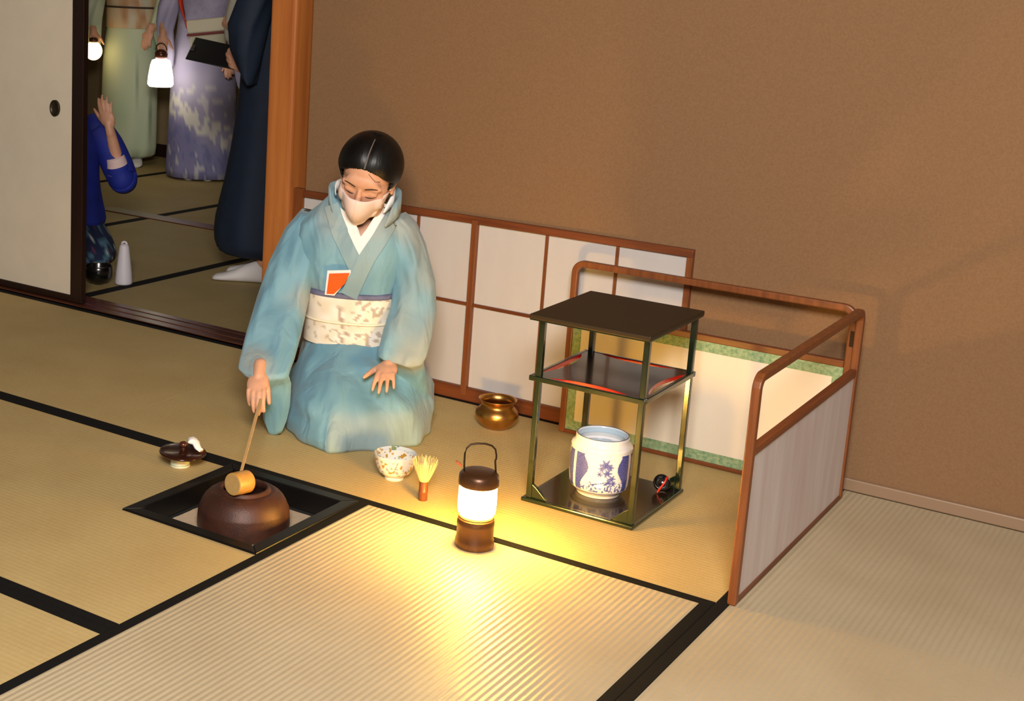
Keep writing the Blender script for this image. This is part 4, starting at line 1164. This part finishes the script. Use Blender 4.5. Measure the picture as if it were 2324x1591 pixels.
b = MB(); b.rings([ering(gL, z, f, 0, hw, hd, 60, fo) for z, f, hw, hd, fo in ((.045, .02, .185, .150, .03), (.10, .02, .188, .152, .03), (.35, .015, .190, .150, .025), (.60, .01, .188, .148, .015), (.80, .005, .182, .142, .0), (.92, 0, .160, .128, 0), (1.10, .01, .150, .122, 0), (1.20, .01, .165, .120, 0), (1.27, 0, .170, .105, 0), (1.32, -.005, .130, .08, 0), (1.36, -.01, .075, .06, 0))])
b.build('kimono', M_GRN, gp, smooth=True, sub=1, colors=gcol)
sleeve_bg(gL, [(0, -.215, -.10, 1.31, .06), (.0, -.25, -.13, 1.25, .075), (.04, -.30, -.17, 1.10, .07), (.09, -.315, -.185, .98, .06), (.12, -.30, -.185, .93, .05), (.12, -.285, -.19, .80, .02), (.11, -.265, -.20, .745, .008)], M_GRN, 'sleeve', gp, gcol)
sleeve_bg(gL, [(0, .10, .215, 1.31, .06), (.0, .13, .25, 1.25, .075), (.04, .16, .285, 1.10, .07), (.08, .14, .27, 1.0, .06), (.09, .13, .25, .95, .05), (.06, .17, .26, .83, .02), (.05, .19, .25, .78, .008)], M_GRN, 'sleeve', gp, gcol)
def gobi(co):
    n = hnoise(co.x*16, co.y*16, co.z*13)
    return mixc(rgb(206, 176, 140), rgb(176, 128, 86) if n > .1 else rgb(196, 192, 170), max(0, min(1, abs(n)*2.2)))
b = MB(); b.rings([ering(gL, z, .006, 0, .163+g, .133+g, 60) for z, g in ((.925, .0), (.93, .006), (1.0, .004), (1.10, .004), (1.20, .006), (1.205, .0))], cap0=False, cap1=False)
b.build('obi', mat('peach_obi', (1, 1, 1, 1), .6, attr='Col'), gp, smooth=True, colors=gobi)
MB().tube(ering(gL, 1.063, .006, 0, .171, .141, 50), .006, 8, closed=True).build('obi_cord', mat('dark_cord', rgb(58, 44, 30), .7), gp)
for s in (-.06, .06): tabi(gL, .03, s, gp)
LB = gL(.235, -.228, .775)
gb = thing('round_lamp', 'small round lamp glowing yellow in the hand of the woman in green', 'lamp', LB)
MB().ellipsoid(LB, (.058, .058, .062), n=24, m=14).build('bulb', mat('lit_yellow_globe', (1, .8, .4, 1), .5, emit=(1.0, .72, .30, 1), estr=6), gb, smooth=True)
MB().lathe([(0, .055), (.026, .055), (.030, .062), (.028, .082), (.012, .088), (0, .088)], 20, LB).build('cap', M_CANBROWN, gb, smooth=True)

# woman in lavender --------------------------------------------------------
vL, vD = frame((-3.93, 4.10), (.50, -.866))
vp = thing('person', 'standing woman in lavender kimono with wave pattern, holding a white lantern', 'person', vL(0, 0, .0013))
stand_body(vL, vD, 1.60, [((0, -.17, 1.26), (.07, -.26, 1.03), (.20, -.235, .92), (.45, .05, -.85), (.85, 0, .5), (0, 1, 0), CUR, .9), ((0, .17, 1.26), (.05, .23, 1.02), (.18, .20, .805), (.4, -.1, -.9), (.8, .2, .4), (-.5, -1, 0), REL, .9)], M_SKIN_H, vp)
LAV = rgb(150, 144, 176)
def vcol(co):
    q = co - vL(0, 0, 0); z = co.z
    n = hnoise(co.x*8, co.y*8, z*6); n2 = hnoise(co.x*26, co.y*26, z*20)
    c = mixc(LAV, rgb(176, 170, 196), .5 + .8*n)
    # wave band sweeping down across the hem
    sx = q.dot(vD(0, 1, 0)); w = z - (.40 - .55*sx)
    if z < .62:
        if w < -.02: c = mixc(c, rgb(96, 98, 150), .65*ss(-.02, -.18, w) + (.2 if n2 > .1 else 0))
        if -.09 < w < .05 and n2 > -.1: c = mixc(c, rgb(226, 222, 206), .75)
        elif w >= .05 and n2 > .25: c = mixc(c, rgb(222, 218, 210), .5)
        if z < .22 and n2 > .32: c = mixc(c, rgb(214, 212, 206), .6)
    return c
M_LAV = mat('lavender_silk', (1, 1, 1, 1), .65, attr='Col')
b = MB(); b.rings([ering(vL, z, f, 0, hw, hd, 110, fo) for z, f, hw, hd, fo in ((.015, .02, .222, .17, .03), (.06, .02, .228, .175, .03)) + tuple((.06+.74*i/26, .02-.015*i/26, .228-.020*i/26, .175-.02*i/26, .03*(1-i/26)) for i in range(1, 27)) + ((.93, 0, .185, .142, 0), (1.10, .01, .165, .128, 0), (1.20, .01, .172, .122, 0), (1.29, 0, .172, .105, 0), (1.34, -.005, .130, .08, 0), (1.385, -.01, .075, .06, 0))])
b.build('kimono', M_LAV, vp, smooth=True, colors=vcol)
sleeve_bg(vL, [(0, -.215, -.10, 1.33, .06), (.0, -.25, -.13, 1.27, .075), (.05, -.30, -.16, 1.10, .07), (.10, -.30, -.175, 1.0, .06), (.14, -.285, -.18, .95, .05), (.13, -.26, -.17, .80, .02), (.12, -.25, -.18, .72, .008)], M_LAV, 'sleeve', vp, vcol)
sleeve_bg(vL, [(0, .10, .215, 1.33, .06), (.0, .13, .25, 1.27, .075), (.05, .16, .29, 1.08, .07), (.09, .15, .31, .96, .065), (.13, .14, .33, .86, .06), (.13, .16, .345, .81, .045), (.11, .20, .345, .74, .022), (.09, .23, .34, .62, .015), (.08, .27, .33, .54, .008)], M_LAV, 'sleeve', vp, vcol)
b = MB(); b.rings([ering(vL, z, .006, 0, .170+g, .136+g, 60) for z, g in ((.95, .0), (.955, .006), (1.05, .004), (1.20, .006), (1.205, .0))], cap0=False, cap1=False)
b.build('obi', mat('pale_violet_obi', rgb(168, 160, 186), .6, var=.25, vscale=20), vp, smooth=True)
for s in (-.06, .06): tabi(vL, -.02, s, vp)
LW = vL(.285, -.228, .690)
lw = thing('hand_lantern', 'bright white cone shaped lantern in the hand of the woman in lavender', 'lantern', LW)
MB().lathe([(0, -.085), (.070, -.085), (.082, -.070), (.078, -.02), (.066, .05), (.056, .078), (.03, .088), (0, .088)], 32, LW).build('shade', mat('lit_white_shade', (1, .97, .9, 1), .5, emit=(1.0, .90, .72, 1), estr=6), lw, smooth=True)
MB().lathe([(0, .088), (.03, .088), (.040, .098), (.042, .115), (.034, .135), (.015, .146), (0, .147)], 24, LW).build('cap', mat('brown_cap', rgb(88, 48, 36), .25, metal=.4), lw, smooth=True)
MB().tube([LW + vD(0, .035*cos(a), .140 + .045*sin(a)) for a in [pi*i/14 for i in range(15)]], .003, 8).build('wire_handle', M_WIRE, lw)
# handbag on her arm
bgc = vL(.225, .075, .955)
hb_ = thing('handbag', 'cream handbag with dark red trim and strap carried by the woman in lavender', 'bag', bgc)
TB = Matrix.Translation(bgc) @ Matrix(((vD(0,1,0).x, vD(1,0,0).x, 0, 0), (vD(0,1,0).y, vD(1,0,0).y, 0, 0), (0, 0, 1, 0), (0, 0, 0, 1))) @ Matrix.Rotation(radians(-8), 4, 'Y')
b = MB(); b.box((-.145, -.045, .00), (.145, .045, .085), M=TB); b.build('flap', mat('cream_leather', rgb(214, 204, 178), .6), hb_, bevel=.012, seg=3)
b = MB(); b.box((-.135, -.042, -.13), (.09, .042, -.012), M=TB); b.build('pouch', mat('cream_cloth', rgb(190, 184, 160), .7), hb_, bevel=.012, seg=3)
M_DRED = mat('dark_red_trim', rgb(118, 22, 22), .4)
b = MB(); b.box((-.150, -.049, -.013), (.150, .049, .001), M=TB); b.build('trim', M_DRED, hb_, bevel=.004)
b = MB(); b.box((.138, -.046, .002), (.152, .046, .05), M=TB); b.build('trim', M_DRED, hb_, bevel=.004)
MB().tube(smooth_path([TB @ Vector(p) for p in ((-.145, .0, .03), (-.160, .01, .12), (-.175, -.02, .22), (-.16, -.10, .33), (-.12, -.16, .36))]), 1.0, sq=(.028, .008)).build('strap', mat('orange_red_strap', rgb(206, 52, 24), .5), hb_, smooth=True)

# woman in grey behind the man -------------------------------------------
yL, yD = frame((-2.83, 3.35), (.35, -.94))
yp = thing('person', 'person in pale grey kimono standing half hidden behind the person in navy', 'person', yL(0, 0, .0013))
stand_body(yL, yD, 1.58, [((0, -.17, 1.25), (.05, -.25, 1.05), (.20, -.155, 1.03), (.5, .55, .35), (.6, -.3, .6), (.5, .3, 1), REL, .9), ((0, .17, 1.25), (.04, .22, 1.02), (.16, .10, .93), (.5, -.6, -.2), (.6, .2, .6), (-.3, -1, .3), REL, .9)], M_SKIN_H, yp)
M_GRY = mat('pale_grey_silk', rgb(170, 164, 150), .7, var=.2, vscale=25)
b = MB(); b.rings([ering(yL, z, f, .03, hw, hd, 48, fo) for z, f, hw, hd, fo in ((.04, .02, .150, .15, .03), (.35, .015, .152, .15, .02), (.80, .005, .150, .14, 0), (.93, 0, .145, .125, 0), (1.10, .01, .145, .12, 0), (1.2, .01, .155, .12, 0), (1.28, 0, .165, .105, 0), (1.33, -.005, .13, .08, 0), (1.37, -.01, .075, .06, 0))])
b.build('kimono', M_GRY, yp, smooth=True, sub=1)
sleeve_bg(yL, [(0, -.215, -.09, 1.31, .06), (.0, -.25, -.12, 1.25, .075), (.05, -.265, -.13, 1.10, .06), (.08, -.26, -.13, 1.02, .05), (.10, -.25, -.13, .97, .03), (.09, -.22, -.12, .93, .008)], M_GRY, 'sleeve', yp)
sleeve_bg(yL, [(0, .09, .215, 1.31, .06), (.0, .12, .25, 1.25, .075), (.04, .13, .26, 1.08, .06), (.08, .10, .24, .96, .05), (.07, .12, .22, .84, .015)], M_GRY, 'sleeve', yp)
for s in (-.03, .09): tabi(yL, .03, s, yp)

# man in navy with a black board --------------------------------------------
nL, nD = frame((-1.79, 1.98), (-.96, -.28))
mp = thing('person', 'person in dark navy kimono standing beside the post and holding a black board', 'person', nL(0, 0, .0013))
CG = ((20, 45, 40), (20, 45, 40), (22, 48, 40), (24, 50, 40))
stand_body(nL, nD, 1.70, [((0, -.19, 1.33), (.04, -.225, 1.08), (.105, -.11, 1.01), (.85, .45, .18), (.1, -.3, .95), (-.5, .9, .1), CG, 1.02), ((0, .19, 1.33), (.04, .225, 1.06), (.075, .155, .950), (.9, -.25, .25), (.1, .95, -.1), (.1, .1, 1), CG, 1.02)], M_SKIN_H, mp)
M_NAVY = mat('navy_cloth', rgb(15, 32, 54), .75, var=.3, vscale=14)
b = MB(); b.rings([ering(nL, z, f, 0, hw, hd, 60, fo) for z, f, hw, hd, fo in ((.10, .02, .175, .215, .03), (.16, .035, .18, .22, .03), (.26, .045, .185, .215, .03), (.45, .02, .185, .185, .02), (.75, .0, .185, .16, .01), (.95, .0, .175, .145, 0), (1.10, .01, .172, .138, 0), (1.25, .01, .19, .135, 0), (1.36, 0, .185, .11, 0), (1.42, -.005, .135, .085, 0), (1.46, -.01, .08, .065, 0))])
b.build('kimono', M_NAVY, mp, smooth=True, sub=1)
sleeve_bg(nL, [(0, -.235, -.10, 1.41, .06), (.0, -.27, -.14, 1.34, .08), (.05, -.30, -.15, 1.15, .08), (.07, -.29, -.12, 1.05, .07), (.09, -.26, -.09, .99, .055), (.08, -.25, -.12, .87, .03), (.07, -.23, -.14, .74, .01)], M_NAVY, 'sleeve', mp)
sleeve_bg(nL, [(0, .10, .235, 1.41, .06), (.0, .14, .27, 1.34, .08), (.05, .15, .30, 1.13, .08), (.05, .13, .295, 1.02, .065), (.045, .12, .28, .96, .05), (.04, .14, .27, .91, .03), (.03, .15, .26, .880, .012)], M_NAVY, 'sleeve', mp)
for s, y_ in ((-.07, .1), (.09, .18)): tabi(nL, .04, s, mp, .25, y_)
for c_, d_ in ((nL(.068, .158, .950), nD(.9, -.25, .25)),):
    MB().tube([c_ - d_.normalized()*.03, c_ + d_.normalized()*.012], [.036, .034], 20).build('under_sleeve', mat('black_cuff', rgb(18, 18, 22), .8), mp, smooth=True)
# the board
bdc = nL(.262, .055, .990)
def board_T():
    x = (nD(.95, .22, .16)).normalized(); y = nD(-.50, .62, -.48); y = (y - x*y.dot(x)).normalized(); z = x.cross(y)
    return Matrix(((x.x, y.x, z.x, bdc.x), (x.y, y.y, z.y, bdc.y), (x.z, y.z, z.z, bdc.z), (0, 0, 0, 1)))
BT = board_T()
bd = thing('clipboard', 'black board held out by the person in navy', 'board', bdc)
b = MB(); b.box((-.115, -.085, -.004), (.115, .085, .004), M=BT); b.build('board', mat('black_board', rgb(14, 15, 18), .35), bd, bevel=.003)
b = MB(); b.box((.094, -.02, .0042), (.112, .02, .0075), M=BT); b.build('clip', mat('steel_clip', rgb(160, 160, 165), .3, metal=1), bd, bevel=.001)

# kneeling person in blue beside the door ----------------------------------------
kL, kD = frame((-2.84, 1.74), (.80, -.60))
kp = thing('person', 'kneeling person in royal blue jacket behind the sliding door with hand raised', 'person', kL(0, 0, .0013))
b = MB()
b.rings([ering(kL, z, f, 0, hw, hd, 24) for z, f, hw, hd in ((.14, 0, .12, .10), (.22, .02, .14, .11), (.32, .03, .115, .09), (.44, .05, .12, .09), (.54, .06, .14, .085), (.60, .06, .11, .06), (.635, .07, .055, .05))])
limb(b, [kL(.065, 0, .60), kL(.085, 0, .67), kL(.09, 0, .70)], [.05, .046, .046], 14)
for s in (-.08, .08):
    limb(b, [kL(.02, s, .14), kL(.16, s, .105), kL(.26, s*1.1, .070)], [.066, .055, .044], 14); limb(b, [kL(.26, s*1.1, .055), kL(.1, s, .05), kL(-.1, s*.8, .04)], [.044, .044, .034], 12)
limb(b, [kL(.06, .165, .55), kL(.13, .255, .385)], [.045, .036], 12); limb(b, [kL(.13, .255, .385), kL(.165, .195, .60)], [.036, .0225], 12)
hand(b, kL(.168, .19, .615), kD(-.05, -.22, 1), kD(.75, .6, .1), kD(-.5, -.8, -.1), .92, ((8, 12, 8), (8, 12, 8), (10, 14, 8), (12, 14, 8)), (4, 1, -3, -8), ((35, 8), 12))
limb(b, [kL(.06, -.165, .55), kL(.10, -.22, .38)], [.045, .036], 12); limb(b, [kL(.10, -.22, .38), kL(.24, -.12, .25)], [.036, .024], 12)
hand(b, kL(.25, -.115, .245), kD(.9, .3, -.3), kD(.3, 0, .95), kD(-.3, 1, .1), .92, REL, (3, 1, -2, -5), ((40, 8), 12))
KT = head_matrix(kL(.105, 0, .765), kD(.95, -.3, -.15), Vector((0, 0, 1)))
head_shapes(b, KT, 1.0)
put(resolve(b, .0045, 4), 'body', M_SKIN_H, kp)
hb2 = MB(); hb2.lathe([(0, 1)] + [(sin(pi*i/20), cos(pi*i/20)) for i in range(1, 13)], 32, M=KT @ Matrix.Translation((0, -.02, .035)) @ Matrix.Rotation(radians(22), 4, 'X') @ Matrix.Diagonal((.088, .100, .098, 1)))
hb2.build('hair', M_HAIR, kp, smooth=True, solid=.006)
M_ROYAL = mat('royal_blue_cloth', rgb(24, 42, 150), .75, var=.35, vscale=10)
b = MB(); b.rings([ering(kL, z, f, 0, hw, hd, 48, fo) for z, f, hw, hd, fo in ((.13, .03, .20, .19, .03), (.17, .035, .205, .19, .03), (.25, .04, .185, .15, .02), (.36, .045, .165, .125, .01), (.46, .055, .165, .118, .01), (.54, .06, .178, .112, 0), (.60, .06, .155, .09, 0), (.635, .065, .10, .07, 0), (.65, .068, .065, .058, 0))])
b.build('jacket', M_ROYAL, kp, smooth=True, sub=1)
b = MB(); pts = [(kL(.06, .145, .60), .070), (kL(.08, .20, .52), .074), (kL(.115, .245, .42), .074), (kL(.14, .262, .37), .070), (kL(.155, .255, .375), .060)]
limb(b, [p for p, r in pts], [r for p, r in pts], 24); 
b.tube(smooth_path([kL(.135, .258, .36), kL(.145, .245, .40), kL(.152, .232, .44)]), [.062, .061, .060, .060, .059, .058, .058, .057, .056, .055, .054, .053, .052], 24)
b.build('sleeve', M_ROYAL, kp, smooth=True)
MB().tube(smooth_path([kL(.146, .242, .405), kL(.153, .230, .45), kL(.157, .222, .476)]), [.056, .055, .054, .053, .052, .050, .048, .047, .046, .045, .044, .043, .042], 24).build('under_sleeve', mat('pale_pink_sleeve', rgb(226, 196, 190), .8), kp, smooth=True)
b = MB(); limb(b, [kL(.06, -.15, .59), kL(.10, -.215, .40), kL(.16, -.18, .30), kL(.21, -.14, .27)], [.066, .064, .054, .046], 20); b.build('sleeve', M_ROYAL, kp, smooth=True)
def floral(co):
    n = hnoise(co.x*26, co.y*26, co.z*30); n2 = hnoise(co.x*42+5, co.y*42, co.z*42)
    c = rgb(26, 38, 70)
    if n > .18: c = rgb(84, 120, 140)
    if n2 > .34: c = rgb(196, 206, 200)
    if n < -.40: c = rgb(120, 60, 92)
    return c
b = MB(); b.rings([ering(kL, z, f, .0, hw, hd, 110, fo) for z, f, hw, hd, fo in ((.0016, .12, .225, .295, .02), (.02, .12, .232, .302, .02), (.04, .12, .232, .30, .02), (.06, .12, .228, .295, .015), (.08, .11, .222, .28, .01), (.10, .10, .215, .26, .01), (.12, .08, .205, .235, 0), (.14, .06, .195, .205, 0), (.165, .04, .18, .17, 0))])
b.build('skirt', mat('floral_cloth', (1, 1, 1, 1), .75, attr='Col'), kp, smooth=True, colors=floral)

# black pot and white cone in the doorway ------------------------------------------
PC = (-2.250, 1.372)
bp_ = thing('black_pot', 'glossy black round pot on the floor beside the dark door edge', 'pot', (PC[0], PC[1], .0013))
MB().lathe([(0, 0), (.024, 0), (.027, .004), (.046, .014), (.058, .034), (.060, .060), (.058, .078), (.0555, .082), (.053, .078), (.053, .05), (.04, .02), (0, .012)], 44, (PC[0], PC[1], .0014)).build('body', M_BLACKLAC, bp_, smooth=True)
WCN = (-2.172, 1.447)
wc = thing('white_bottle', 'tapered white plastic bottle with a hanging hole beside the black pot', 'bottle', (WCN[0], WCN[1], .0013))
MB().lathe([(0, 0), (.034, 0), (.038, .004), (.038, .012), (.034, .06), (.027, .120), (.0225, .155), (.020, .168), (.014, .175), (0, .177)], 36, (WCN[0], WCN[1], .0014), M=Matrix.Translation((WCN[0], WCN[1], .0014))).build('body', mat('white_plastic', rgb(206, 200, 206), .5), wc, smooth=True)
MB().tube([Vector((WCN[0], WCN[1], .176)) + Vector((.81*.011*cos(a), .58*.011*cos(a), .011*sin(a))) for a in [2*pi*i/20 for i in range(20)]], .0045, 10, closed=True).build('hanging_loop', mat('white_plastic_loop', rgb(206, 200, 206), .5), wc, smooth=True)
